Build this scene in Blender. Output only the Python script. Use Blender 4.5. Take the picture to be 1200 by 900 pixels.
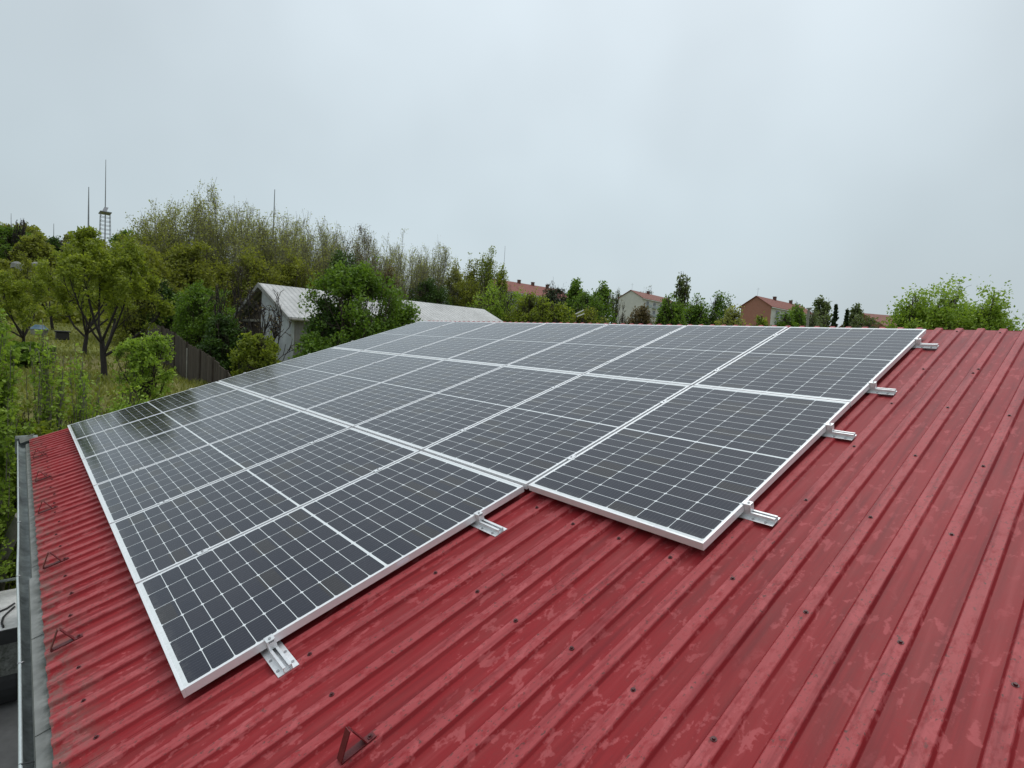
import bpy, math, random
import numpy as np
from mathutils import Vector, Matrix, noise as mnoise

for o in list(bpy.data.objects):
    bpy.data.objects.remove(o)
S = bpy.context.scene
COL = S.collection

# ------------------------------------------------------------------ camera
TH = math.radians(18.4)                       # roof pitch
CT, ST = math.cos(TH), math.sin(TH)
def W(x, s, n):                               # roof frame (along ridge, up the slope, off the surface) -> world
    return Vector((x, s * CT - n * ST, s * ST + n * CT))
ROOF = Matrix(((1, 0, 0, 0), (0, CT, -ST, 0), (0, ST, CT, 0), (0, 0, 0, 1)))
R0 = (0.6648863, 0.72599231, -0.17567407)     # camera right / down / forward in the roof frame
R1 = (0.09367448, -0.31437797, -0.9446648)
R2 = (-0.74104743, 0.61163851, -0.27703256)
CAM = W(8.46484830, 0.00516482, 1.37007521)
c_r, c_d, c_f = W(*R0), W(*R1), W(*R2)
FPX = 642.861
cam_d = bpy.data.cameras.new('camera'); cam = bpy.data.objects.new('camera', cam_d); COL.objects.link(cam)
M = Matrix.Identity(4)
for i in range(3):
    M[i][0] = c_r[i]; M[i][1] = -c_d[i]; M[i][2] = -c_f[i]; M[i][3] = CAM[i]
cam.matrix_world = M
cam_d.sensor_fit = 'HORIZONTAL'; cam_d.sensor_width = 36.0; cam_d.lens = FPX / 1200 * 36
cam_d.clip_start = 0.05; cam_d.clip_end = 5000
S.camera = cam

# ------------------------------------------------------------------ light
SUN_EL, SUN_ROT = math.radians(62), math.atan2(-0.22, 0.97)     # high and veiled, beyond the ridge
wd = bpy.data.worlds.new('World'); S.world = wd; wd.use_nodes = True
nt = wd.node_tree; nt.nodes.clear()
out = nt.nodes.new('ShaderNodeOutputWorld'); bg = nt.nodes.new('ShaderNodeBackground')
nt.links.new(bg.outputs[0], out.inputs[0])
sky = nt.nodes.new('ShaderNodeTexSky'); sky.sky_type = 'NISHITA'; sky.sun_disc = False
sky.sun_elevation = SUN_EL; sky.sun_rotation = SUN_ROT; sky.dust_density = 4.0; sky.air_density = 1.0
tc = nt.nodes.new('ShaderNodeTexCoord'); sp = nt.nodes.new('ShaderNodeSeparateXYZ')
nt.links.new(tc.outputs['Generated'], sp.inputs[0])
ramp = nt.nodes.new('ShaderNodeValToRGB')                        # overcast deck: dull low down, bright overhead
nt.links.new(sp.outputs['Z'], ramp.inputs[0])
el = ramp.color_ramp.elements
OV = [(0.0, (5.45, 6.25, 6.6)), (0.20, (5.4, 6.3, 6.75)), (0.52, (5.85, 6.6, 7.1)), (0.80, (7.4, 8.2, 8.8)), (1.0, (17, 17.6, 18.2))]
SC = 21.0
el[0].position = OV[0][0]; el[0].color = tuple(c / SC for c in OV[0][1]) + (1,)
el[1].position = OV[-1][0]; el[1].color = tuple(c / SC for c in OV[-1][1]) + (1,)
for p, c in OV[1:-1]:
    e = el.new(p); e.color = tuple(v / SC for v in c) + (1,)
noi = nt.nodes.new('ShaderNodeTexNoise'); noi.inputs['Scale'].default_value = 2.2; noi.inputs['Detail'].default_value = 3.0
nt.links.new(tc.outputs['Generated'], noi.inputs['Vector'])
mr = nt.nodes.new('ShaderNodeMapRange'); mr.inputs[1].default_value = 0.3; mr.inputs[2].default_value = 0.7
mr.inputs[3].default_value = 0.95 * SC; mr.inputs[4].default_value = 1.13 * SC
nt.links.new(noi.outputs['Fac'], mr.inputs[0])
# a thinner, brighter stretch of cloud beyond the ridge
sd = Vector((-0.72 * 0.809, 0.69 * 0.809, 0.588))
dp = nt.nodes.new('ShaderNodeVectorMath'); dp.operation = 'DOT_PRODUCT'; dp.inputs[1].default_value = sd
nt.links.new(tc.outputs['Generated'], dp.inputs[0])
m2 = nt.nodes.new('ShaderNodeMapRange'); m2.interpolation_type = 'SMOOTHSTEP'
m2.inputs[1].default_value = 0.72; m2.inputs[2].default_value = 1.0; m2.inputs[3].default_value = 0.97; m2.inputs[4].default_value = 1.19
nt.links.new(dp.outputs['Value'], m2.inputs[0])
mm = nt.nodes.new('ShaderNodeMath'); mm.operation = 'MULTIPLY'
nt.links.new(mr.outputs[0], mm.inputs[0]); nt.links.new(m2.outputs[0], mm.inputs[1])
vm = nt.nodes.new('ShaderNodeVectorMath'); vm.operation = 'SCALE'
nt.links.new(ramp.outputs[0], vm.inputs[0]); nt.links.new(mm.outputs[0], vm.inputs['Scale'])
mx = nt.nodes.new('ShaderNodeMix'); mx.data_type = 'RGBA'; mx.inputs[0].default_value = 0.93
nt.links.new(sky.outputs[0], mx.inputs[6]); nt.links.new(vm.outputs[0], mx.inputs[7])
nt.links.new(mx.outputs[2], bg.inputs[0]); bg.inputs[1].default_value = 0.1
sl = bpy.data.lights.new('sun', 'SUN'); sl.energy = 1.0; sl.angle = math.radians(28); sl.color = (1.0, 0.97, 0.93)
so = bpy.data.objects.new('sun', sl); COL.objects.link(so)
sv = Vector((math.sin(SUN_ROT) * math.cos(SUN_EL), math.cos(SUN_ROT) * math.cos(SUN_EL), math.sin(SUN_EL)))
so.rotation_euler = sv.to_track_quat('Z', 'Y').to_euler(); so.location = (0, 0, 40)
S.view_settings.view_transform = 'Standard'; S.view_settings.look = 'None'
S.view_settings.exposure = 0.0; S.view_settings.gamma = 1.0; S.view_settings.use_curve_mapping = False
S.render.resolution_x = 1024; S.render.resolution_y = 768

# ------------------------------------------------------------------ pixel rays (1200 x 900 photo)
def ray(px, py):
    return (c_r * ((px - 600) / FPX) + c_d * ((py - 450) / FPX) + c_f).normalized()
def at(px, py, r):                            # point at horizontal range r on the ray
    d = ray(px, py); return CAM + d * (r / math.hypot(d.x, d.y))
def at_z(px, py, z):
    d = ray(px, py); return CAM + d * ((z - CAM.z) / d.z)
def horizon(px):                              # photo row of the horizon in that column
    return 450 + FPX * (0.063 * (px - 600) / FPX - 0.07)

# ------------------------------------------------------------------ helpers
class MB:
    def __init__(s): s.v = []; s.f = []; s.uv = None
    def quadbox(s, lo, hi, T=None):
        x0, y0, z0 = lo; x1, y1, z1 = hi; b = len(s.v)
        for p in ((x0,y0,z0),(x1,y0,z0),(x1,y1,z0),(x0,y1,z0),(x0,y0,z1),(x1,y0,z1),(x1,y1,z1),(x0,y1,z1)):
            s.v.append(tuple(T @ Vector(p)) if T else p)
        for f in ((0,3,2,1),(4,5,6,7),(0,1,5,4),(1,2,6,5),(2,3,7,6),(3,0,4,7)):
            s.f.append(tuple(b + i for i in f))
        return s
    def tube(s, pts, r0, r1=None, n=6, cap=True):
        r1 = r0 if r1 is None else r1
        pts = [Vector(p) for p in pts]; b = len(s.v); m = len(pts)
        t0 = (pts[-1] - pts[0]).normalized()
        ref = Vector((0, 0, 1)) if abs(t0.z) < 0.9 else Vector((1, 0, 0))
        for i, p in enumerate(pts):
            t = (pts[min(i + 1, m - 1)] - pts[max(i - 1, 0)]).normalized()
            a = t.cross(ref)
            if a.length < 1e-4: a = t.cross(Vector((0.3, 1, 0.2)))
            a.normalize(); c = t.cross(a); r = r0 + (r1 - r0) * i / (m - 1)
            for k in range(n):
                q = p + (a * math.cos(2 * math.pi * k / n) + c * math.sin(2 * math.pi * k / n)) * r
                s.v.append(tuple(q))
        for i in range(m - 1):
            for k in range(n):
                k2 = (k + 1) % n
                s.f.append((b + i * n + k, b + i * n + k2, b + (i + 1) * n + k2, b + (i + 1) * n + k))
        if cap:
            s.f.append(tuple(b + k for k in reversed(range(n)))); s.f.append(tuple(b + (m - 1) * n + k for k in range(n)))
        return s
    def extrude(s, prof, a, b_, closed=True):  # profile of (y,z) extruded along x from a to b_
        b = len(s.v); n = len(prof)
        for x in (a, b_):
            for (y, z) in prof: s.v.append((x, y, z))
        for i in range(n if closed else n - 1):
            j = (i + 1) % n
            s.f.append((b + i, b + j, b + n + j, b + n + i))
        if closed:
            s.f.append(tuple(b + i for i in reversed(range(n)))); s.f.append(tuple(b + n + i for i in range(n)))
        return s
    def poly(s, pts):
        b = len(s.v); s.v += [tuple(p) for p in pts]; s.f.append(tuple(range(b, b + len(pts)))); return s
    def prism(s, pts, d):                      # polygon pts thickened along d
        b = len(s.v); n = len(pts); d = Vector(d)
        s.v += [tuple(p) for p in pts] + [tuple(Vector(p) + d) for p in pts]
        s.f.append(tuple(reversed(range(b, b + n)))); s.f.append(tuple(range(b + n, b + 2 * n)))
        for i in range(n):
            j = (i + 1) % n; s.f.append((b + i, b + j, b + n + j, b + n + i))
        return s
    def build(s, name, mat, parent=None, bevel=0, smooth=False, matrix=None):
        me = bpy.data.meshes.new(name); me.from_pydata(s.v, [], s.f); me.update()
        o = bpy.data.objects.new(name, me); COL.objects.link(o)
        if mat: me.materials.append(mat)
        if parent: o.parent = parent
        if matrix is not None: o.matrix_local = matrix
        if smooth: me.polygons.foreach_set('use_smooth', [True] * len(me.polygons))
        if bevel:
            m = o.modifiers.new('bevel', 'BEVEL'); m.width = bevel; m.segments = 2; m.limit_method = 'ANGLE'; m.angle_limit = 0.6
        return o
def tag(o, label=None, cat=None, group=None, kind=None):
    if label: o['label'] = label
    if cat: o['category'] = cat
    if group: o['group'] = group
    if kind: o['kind'] = kind
    return o
def empty(name, loc=(0, 0, 0), rz=0.0, matrix=None):
    o = bpy.data.objects.new(name, None); COL.objects.link(o); o.empty_display_size = 0.2
    if matrix is not None: o.matrix_world = matrix
    else: o.location = loc; o.rotation_euler = (0, 0, rz)
    return o
def copy_tree(o, parent=None):
    c = o.copy(); COL.objects.link(c); c.parent = parent
    for ch in list(o.children): copy_tree(ch, c)
    return c

# ------------------------------------------------------------------ materials
class NB:
    def __init__(s, name):
        s.m = bpy.data.materials.new(name); s.m.use_nodes = True; s.t = s.m.node_tree; s.t.nodes.clear()
        s.o = s.t.nodes.new('ShaderNodeOutputMaterial')
    def n(s, typ, **kw):
        nd = s.t.nodes.new('ShaderNode' + typ)
        for k, v in kw.items(): setattr(nd, k, v)
        return nd
    def link(s, a, b): s.t.links.new(a, b)
    def val(s, sock, v):
        if isinstance(v, bpy.types.NodeSocket): s.link(v, sock)
        else:
            if hasattr(sock.default_value, '__len__') and not hasattr(v, '__len__'): v = (v, v, v)
            sock.default_value = v if not hasattr(v, '__len__') or len(v) == len(sock.default_value) else tuple(v) + (1,)
    def math(s, op, a, b=0.0, c=0.0, clamp=False):
        nd = s.n('Math', operation=op); nd.use_clamp = clamp
        s.val(nd.inputs[0], a); s.val(nd.inputs[1], b); s.val(nd.inputs[2], c); return nd.outputs[0]
    def mix(s, f, a, b, blend='MIX'):
        nd = s.n('Mix', data_type='RGBA', blend_type=blend)
        s.val(nd.inputs[0], f); s.val(nd.inputs[6], a); s.val(nd.inputs[7], b); return nd.outputs[2]
    def noise(s, scale, detail=4, rough=0.55, vec=None, dist=0.0, out='Fac'):
        nd = s.n('TexNoise'); nd.inputs['Scale'].default_value = scale; nd.inputs['Detail'].default_value = detail
        nd.inputs['Roughness'].default_value = rough; nd.inputs['Distortion'].default_value = dist
        if vec is not None: s.link(vec, nd.inputs['Vector'])
        return nd.outputs[out]
    def range(s, v, a, b, c=0.0, d=1.0, smooth=False):
        nd = s.n('MapRange'); nd.interpolation_type = 'SMOOTHSTEP' if smooth else 'LINEAR'
        for i, x in enumerate((v, a, b, c, d)): s.val(nd.inputs[i], x)
        return nd.outputs[0]
    def coord(s, which='Object'): return s.n('TexCoord').outputs[which]
    def mapped(s, scale, vec=None, loc=(0, 0, 0)):
        nd = s.n('Mapping'); nd.inputs['Scale'].default_value = scale; nd.inputs['Location'].default_value = loc
        s.link(vec if vec is not None else s.coord(), nd.inputs['Vector']); return nd.outputs[0]
    def bsdf(s, color, rough=0.6, metal=0.0, bump=None, bstr=0.3, bdist=0.01, spec=0.5, coat=0.0):
        p = s.n('BsdfPrincipled'); s.val(p.inputs['Base Color'], color); s.val(p.inputs['Roughness'], rough)
        s.val(p.inputs['Metallic'], metal); s.val(p.inputs['Specular IOR Level'], spec); s.val(p.inputs['Coat Weight'], coat)
        if bump is not None:
            b = s.n('Bump'); b.inputs['Strength'].default_value = bstr; b.inputs['Distance'].default_value = bdist
            s.link(bump, b.inputs['Height']); s.link(b.outputs[0], p.inputs['Normal'])
        s.link(p.outputs[0], s.o.inputs[0]); return p

def simple(name, c, rough=0.6, metal=0.0, var=0.25, scale=6.0, bump=0.15, vec='Object'):
    b = NB(name); v = b.coord(vec); n = b.noise(scale, 6, 0.6, v); n2 = b.noise(scale * 7, 4, 0.6, v)
    d = tuple(x * (1 - var) for x in c); l = tuple(min(1, x * (1 + var)) for x in c)
    col = b.mix(b.range(b.math('ADD', b.math('MULTIPLY', n, 0.7), b.math('MULTIPLY', n2, 0.3)), 0.35, 0.65), d, l)
    b.bsdf(col, rough, metal, n2, bump, 0.01); return b.m

def roof_material():
    b = NB('red_painted_sheet'); v = b.coord('Object')          # object space = roof frame (x along ridge, y up slope, z off)
    x = b.n('SeparateXYZ'); b.link(v, x.inputs[0])
    big = b.noise(0.9, 4, 0.6, v)
    str_ = b.noise(3.0, 5, 0.6, b.mapped((1.6, 0.35, 1), v))
    fine = b.noise(90, 5, 0.7, v)
    base = b.mix(b.range(big, 0.3, 0.7), (0.220, 0.0165, 0.0200), (0.270, 0.0240, 0.0280))
    base = b.mix(b.math('MULTIPLY', b.range(str_, 0.42, 0.72), 0.30), base, (0.33, 0.036, 0.043))
    # chalky scuffs and footprints in the pans
    sc1 = b.math('ADD', b.math('MULTIPLY', b.noise(27.0, 2.5, 0.55, b.mapped((1.0, 0.42, 1), v), 0.5), 0.75), b.math('MULTIPLY', b.noise(75, 3, 0.6, v), 0.25))
    gate = b.noise(1.7, 3, 0.6, v)
    scuff = b.math('MULTIPLY', b.range(sc1, 0.545, 0.60), b.range(gate, 0.36, 0.52))
    base = b.mix(b.math('MULTIPLY', scuff, 0.72), base, (0.42, 0.095, 0.100))
    # weathered rib tops: pale, with dark grit
    top = b.range(x.outputs['Z'], -0.0628, -0.0612)
    wear = b.range(b.noise(38, 5, 0.7, b.mapped((1, 0.45, 1), v)), 0.30, 0.50)
    base = b.mix(b.math('MULTIPLY', top, b.math('MULTIPLY', wear, 0.55)), base, (0.42, 0.100, 0.105))
    grit = b.math('MULTIPLY', b.range(b.noise(85, 4, 0.65, b.mapped((1, 0.6, 1), v)), 0.575, 0.635), b.range(b.noise(5, 3, 0.6, v), 0.36, 0.56))
    base = b.mix(b.math('MULTIPLY', b.math('MULTIPLY', grit, b.math('ADD', b.math('MULTIPLY', top, 0.75), 0.12)), 1.0), base, (0.10, 0.055, 0.05))
    drip = b.noise(1.0, 4, 0.6, b.mapped((26, 1.1, 1), v))
    base = b.mix(b.math('MULTIPLY', b.range(drip, 0.50, 0.68), 0.60), base, (0.135, 0.014, 0.018))
    base = b.mix(b.math('MULTIPLY', b.range(drip, 0.46, 0.30), 0.22), base, (0.43, 0.085, 0.09))
    # patchy darker brown low in the profile, over pans and rib feet
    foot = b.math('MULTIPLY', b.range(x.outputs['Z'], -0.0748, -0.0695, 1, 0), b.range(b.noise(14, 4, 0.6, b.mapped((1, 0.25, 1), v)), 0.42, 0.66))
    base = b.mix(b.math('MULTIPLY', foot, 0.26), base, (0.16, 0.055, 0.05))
    # grey-green algae just above the eave
    eave = b.math('MULTIPLY', b.range(x.outputs['Y'], -0.395, -0.20, 1, 0), b.range(b.noise(18, 5, 0.7, v), 0.42, 0.62))
    base = b.mix(b.math('MULTIPLY', eave, 0.7), base, (0.14, 0.13, 0.11))
    rough = b.range(b.math('ADD', b.math('MULTIPLY', str_, 0.6), b.math('MULTIPLY', scuff, 0.2)), 0.2, 0.75, 0.36, 0.60)
    p = b.bsdf(base, rough, 0.0, b.math('ADD', b.math('MULTIPLY', fine, 0.25), b.math('MULTIPLY', str_, 1.0)), 0.25, 0.004, 0.10)
    return b.m

def cell_material(WI, LI):
    """glass of a half-cut panel, uv in metres from the glass corner (u across, v up the slope)"""
    b = NB('solar_cells'); uv = b.coord('UV'); s = b.n('SeparateXYZ'); b.link(uv, s.inputs[0])
    u, v = s.outputs['X'], s.outputs['Y']
    mu, mv, g, bar = 0.004, 0.017, 0.0028, 0.013
    pu = (WI - 2 * mu + g) / 6.0
    half = (LI - 2 * mv - bar) / 2.0
    pv = (half + g) / 10.0
    us = b.math('SUBTRACT', u, mu)
    # fold v about the middle bar
    vf = b.math('SUBTRACT', b.math('ABSOLUTE', b.math('SUBTRACT', v, LI / 2)), bar / 2)
    fu = b.math('MODULO', b.math('ADD', us, 10 * pu), pu); fv = b.math('MODULO', b.math('ADD', vf, 10 * pv), pv)
    inu = b.math('MULTIPLY', b.math('GREATER_THAN', us, 0), b.math('LESS_THAN', us, WI - 2 * mu))
    inv = b.math('MULTIPLY', b.math('GREATER_THAN', vf, 0), b.math('LESS_THAN', vf, half))
    cu = b.math('LESS_THAN', fu, pu - g); cv = b.math('LESS_THAN', fv, pv - g)
    # chamfered corners
    du = b.math('SUBTRACT', (pu - g) / 2, b.math('ABSOLUTE', b.math('SUBTRACT', fu, (pu - g) / 2)))
    dv = b.math('SUBTRACT', (pv - g) / 2, b.math('ABSOLUTE', b.math('SUBTRACT', fv, (pv - g) / 2)))
    cc = b.math('GREATER_THAN', b.math('ADD', du, dv), 0.0065)
    cell = b.math('MULTIPLY', b.math('MULTIPLY', inu, inv), b.math('MULTIPLY', b.math('MULTIPLY', cu, cv), cc))
    pb = (pu - g) / 9.0
    bb = b.math('LESS_THAN', b.math('ABSOLUTE', b.math('SUBTRACT', b.math('MODULO', b.math('ADD', fu, 0.0), pb), pb / 2)), 0.00045)
    # every cell a slightly different tint
    iu = b.math('FLOOR', b.math('DIVIDE', us, pu)); iv = b.math('FLOOR', b.math('DIVIDE', v, pv))
    oi = b.n('ObjectInfo').outputs['Random']
    cv3 = b.n('CombineXYZ'); b.link(iu, cv3.inputs[0]); b.link(iv, cv3.inputs[1]); b.link(b.math('MULTIPLY', oi, 97.0), cv3.inputs[2])
    wn = b.n('TexWhiteNoise', noise_dimensions='3D'); b.link(cv3.outputs[0], wn.inputs['Vector'])
    tint = b.mix(wn.outputs['Value'], (0.0095, 0.0115, 0.0235), (0.0165, 0.0165, 0.0270))
    tint = b.mix(b.math('MULTIPLY', b.math('GREATER_THAN', wn.outputs['Value'], 0.88), 0.6), tint, (0.024, 0.020, 0.017))
    tint = b.mix(b.math('MULTIPLY', bb, 0.24), tint, (0.30, 0.31, 0.33))
    back = b.mix(b.range(b.noise(3, 2, 0.5, uv), 0.3, 0.7), (0.66, 0.70, 0.70), (0.74, 0.77, 0.78))
    col = b.mix(cell, back, tint)
    dust = b.range(b.noise(2.2, 5, 0.6, b.mapped((1, 1, 1), uv)), 0.3, 0.75, 0.0, 0.012)
    dust = b.math('MULTIPLY', dust, b.math('ADD', 0.4, b.math('MULTIPLY', oi, 1.6)))
    dust = b.math('ADD', dust, b.math('MULTIPLY', b.range(b.noise(1.0, 4, 0.6, b.mapped((22, 1.3, 1), uv)), 0.55, 0.75), 0.030))
    # rain-dirt line along the lower frame
    low = b.math('MULTIPLY', b.range(v, 0.0, 0.05, 1, 0), b.range(b.noise(40, 4, 0.6, uv), 0.4, 0.7, 0, 0.25))
    col = b.mix(b.math('ADD', dust, low, clamp=True), col, (0.30, 0.29, 0.26))
    p = b.bsdf(col, b.range(b.noise(6, 4, 0.6, uv), 0.3, 0.7, 0.08, 0.16), 0.0, None, spec=0.42)
    return b.m

def leaf_material(name, dark, light, trans=0.35, tip=None):
    b = NB(name); g = b.n('NewGeometry'); r = g.outputs['Random Per Island']
    n = b.noise(0.9, 3, 0.5, b.coord('Object'))
    f = b.math('ADD', b.math('MULTIPLY', r, 0.65), b.math('MULTIPLY', b.range(n, 0.3, 0.7), 0.35))
    c = b.mix(f, dark, light)
    if tip: c = b.mix(b.math('GREATER_THAN', r, 0.93), c, tip)
    d = b.n('BsdfPrincipled'); b.val(d.inputs['Base Color'], c); d.inputs['Roughness'].default_value = 0.5
    d.inputs['Specular IOR Level'].default_value = 0.3
    t = b.n('BsdfTranslucent'); b.val(t.inputs[0], b.mix(1.0, c, (1.25, 1.3, 0.6), 'MULTIPLY'))
    ms = b.n('MixShader'); ms.inputs[0].default_value = trans
    b.link(d.outputs[0], ms.inputs[1]); b.link(t.outputs[0], ms.inputs[2]); b.link(ms.outputs[0], b.o.inputs[0]); return b.m

def ground_material():
    b = NB('meadow_ground'); v = b.coord('Object')
    a = b.noise(0.13, 5, 0.6, v); c = b.noise(0.9, 6, 0.65, v); f = b.noise(9, 6, 0.7, v)
    col = b.mix(b.range(c, 0.35, 0.65), (0.115, 0.135, 0.034), (0.225, 0.235, 0.075))
    col = b.mix(b.math('MULTIPLY', b.range(a, 0.50, 0.66), 0.75), col, (0.215, 0.175, 0.090))
    col = b.mix(b.math('MULTIPLY', b.range(f, 0.5, 0.75), 0.5), col, (0.065, 0.082, 0.022))
    b.bsdf(col, 0.95, 0, b.math('ADD', c, b.math('MULTIPLY', f, 0.3)), 0.8, 0.15, 0.1); return b.m

def corrugated(name, c1, c2, axis, pitch, rough=0.5, metal=0.0):
    b = NB(name); v = b.coord('Object'); s = b.n('SeparateXYZ'); b.link(v, s.inputs[0])
    w = b.math('SINE', b.math('MULTIPLY', s.outputs[axis], 2 * math.pi / pitch))
    n = b.noise(0.6, 5, 0.65, v); n2 = b.noise(5, 4, 0.6, v)
    col = b.mix(b.range(b.math('ADD', b.math('MULTIPLY', n, 0.6), b.math('MULTIPLY', n2, 0.4)), 0.36, 0.66), c1, c2)
    b.bsdf(col, rough, metal, w, 0.9, 0.03); return b.m

def tiles(name, c1, c2):
    b = NB(name); v = b.coord('Object'); s = b.n('SeparateXYZ'); b.link(v, s.inputs[0])
    w = b.math('ADD', b.math('SINE', b.math('MULTIPLY', s.outputs['X'], 2 * math.pi / 0.3)), b.math('FRACT', b.math('MULTIPLY', s.outputs['Z'], 5.0)))
    n = b.noise(2.0, 5, 0.7, v)
    b.bsdf(b.mix(b.range(n, 0.3, 0.7), c1, c2), 0.8, 0, w, 0.5, 0.04); return b.m

def brick(name):
    b = NB(name); t = b.n('TexBrick'); b.link(b.mapped((1, 1, 1), b.coord('UV')), t.inputs[0])
    t.inputs['Color1'].default_value = (0.30, 0.105, 0.072, 1); t.inputs['Color2'].default_value = (0.38, 0.145, 0.10, 1)
    t.inputs['Mortar'].default_value = (0.34, 0.24, 0.19, 1); t.inputs['Scale'].default_value = 1.0
    t.inputs['Brick Width'].default_value = 0.25; t.inputs['Row Height'].default_value = 0.08; t.inputs['Mortar Size'].default_value = 0.008
    b.bsdf(b.mix(b.range(b.noise(0.8, 4, 0.6, b.coord()), 0.3, 0.7, 0, 0.35), t.outputs[0], (0.33, 0.17, 0.13)), 0.9); return b.m

def planks(name):
    b = NB(name); v = b.coord('UV'); s = b.n('SeparateXYZ'); b.link(v, s.inputs[0])
    i = b.math('FLOOR', b.math('DIVIDE', s.outputs['X'], 0.14)); wn = b.n('TexWhiteNoise', noise_dimensions='1D'); b.link(i, wn.inputs['W'])
    f = b.math('FRACT', b.math('DIVIDE', s.outputs['X'], 0.14))
    gap = b.math('LESS_THAN', f, 0.09)
    gr = b.noise(3, 6, 0.7, b.mapped((9, 0.7, 1), v))
    c = b.mix(wn.outputs['Value'], (0.050, 0.040, 0.033), (0.095, 0.075, 0.060))
    c = b.mix(b.range(gr, 0.35, 0.7, 0, 0.5), c, (0.12, 0.105, 0.09)); c = b.mix(b.math('MULTIPLY', gap, 0.85), c, (0.012, 0.010, 0.009))
    b.bsdf(c, 0.95, 0, b.math('SUBTRACT', gr, gap), 0.5, 0.01, 0.2); return b.m

W_P, L_P, GAP, GAPR = 1.038, 1.71598, 0.02, 0.01856
PX, PY = W_P + GAP, L_P + GAPR
LIP = 0.011
MAT = {}
MAT['roof'] = roof_material()
MAT['cells'] = cell_material(W_P - 2 * LIP, L_P - 2 * LIP)
MAT['alu'] = simple('anodised_frame', (0.80, 0.81, 0.82), 0.42, 0.35, 0.05, 4, 0.03)
MAT['rail'] = simple('mill_aluminium', (0.78, 0.79, 0.80), 0.40, 0.5, 0.15, 14, 0.05)
MAT['bolt'] = simple('zinc_bolt', (0.42, 0.42, 0.43), 0.35, 0.9, 0.1)
MAT['screw'] = simple('dark_red_screw', (0.075, 0.010, 0.012), 0.5, 0.0, 0.2, 30)
MAT['snow'] = simple('dark_red_bracket', (0.120, 0.008, 0.011), 0.5, 0.0, 0.25, 30, 0.1)
MAT['zinc'] = simple('weathered_zinc', (0.20, 0.225, 0.22), 0.5, 0.3, 0.55, 5, 0.15)
MAT['zinc_lip'] = simple('bright_zinc_lip', (0.55, 0.60, 0.60), 0.4, 0.5, 0.1)
def flashing_material():
    b = NB('dull_flashing'); v = b.coord('Object'); x = b.n('SeparateXYZ'); b.link(v, x.inputs[0])
    n = b.noise(7, 6, 0.6, v); n2 = b.noise(30, 5, 0.65, v)
    c = b.mix(b.range(n, 0.35, 0.65), (0.15, 0.155, 0.145), (0.25, 0.255, 0.24))
    st = b.math('MULTIPLY', b.range(x.outputs['Y'], -0.381, -0.345), b.range(b.math('ADD', b.math('MULTIPLY', n2, 0.5), b.math('MULTIPLY', b.noise(9, 3, 0.6, v), 0.5)), 0.40, 0.60))
    c = b.mix(b.math('MULTIPLY', st, 0.9), c, (0.045, 0.048, 0.035))
    b.bsdf(c, 0.6, 0.25, n2, 0.1, 0.01); return b.m
MAT['flash'] = flashing_material()
MAT['dark'] = simple('dark_wire', (0.02, 0.02, 0.022), 0.6)
MAT['sticker'] = simple('white_sticker', (0.78, 0.77, 0.82), 0.5, 0, 0.04)
MAT['wallr'] = simple('rendered_wall', (0.42, 0.40, 0.36), 0.9, 0, 0.15, 2, 0.3)
MAT['ground'] = ground_material()
MAT['yard'] = simple('concrete_yard', (0.17, 0.165, 0.16), 0.85, 0, 0.25, 1.5, 0.3)
MAT['bark'] = simple('bark', (0.050, 0.038, 0.028), 0.95, 0, 0.4, 8, 0.5)
MAT['bark_grey'] = simple('grey_bark', (0.19, 0.175, 0.13), 0.95, 0, 0.35, 8, 0.5)
MAT['bark_dark'] = simple('dark_bark', (0.030, 0.024, 0.022), 0.95, 0, 0.35, 8, 0.5)
MAT['fence'] = planks('old_fence_boards')
MAT['white_roof'] = corrugated('white_sheet_roof', (0.33, 0.33, 0.315), (0.53, 0.53, 0.515), 'Y', 0.25, 0.6)
MAT['white_wall'] = simple('white_panel_wall', (0.42, 0.44, 0.45), 0.8, 0, 0.25, 1.2, 0.2)
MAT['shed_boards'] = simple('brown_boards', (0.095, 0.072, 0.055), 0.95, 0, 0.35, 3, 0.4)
MAT['shed_grey'] = corrugated('grey_side_boards', (0.16, 0.15, 0.14), (0.26, 0.25, 0.24), 'Y', 0.3, 0.8)
MAT['tile_red'] = tiles('red_roof_tiles', (0.17, 0.055, 0.042), (0.26, 0.088, 0.064))
MAT['tile_brown'] = tiles('brown_roof_tiles', (0.17, 0.068, 0.050), (0.25, 0.10, 0.075))
MAT['house_white'] = simple('pale_render', (0.55, 0.54, 0.50), 0.9, 0, 0.08, 0.5, 0.2)
MAT['brick'] = brick('red_brick')
MAT['glass_dark'] = simple('window_glass', (0.03, 0.035, 0.04), 0.12, 0, 0.1)
MAT['frame_white'] = simple('white_trim', (0.66, 0.66, 0.64), 0.6, 0, 0.05)
MAT['balcony'] = simple('balcony_grey', (0.33, 0.38, 0.39), 0.7, 0, 0.1)
MAT['chimney'] = simple('chimney_brick', (0.12, 0.06, 0.05), 0.9)
MAT['mast'] = simple('galvanised_mast', (0.24, 0.25, 0.27), 0.6, 0.2, 0.1)
MAT['white_paint'] = simple('white_paint', (0.60, 0.60, 0.59), 0.5, 0, 0.3, 3)
MAT['blue_plastic'] = simple('blue_tarp', (0.04, 0.10, 0.145), 0.5, 0, 0.15)
MAT['black_plastic'] = simple('black_tub', (0.018, 0.015, 0.014), 0.6)
MAT['pipe'] = simple('pale_pipe', (0.24, 0.23, 0.20), 0.85, 0, 0.3, 5, 0.3)
MAT['tyre'] = simple('tyre_rubber', (0.02, 0.02, 0.021), 0.8)
MAT['stone'] = simple('pale_stone', (0.25, 0.25, 0.235), 0.9, 0, 0.25, 3, 0.4)
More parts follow.
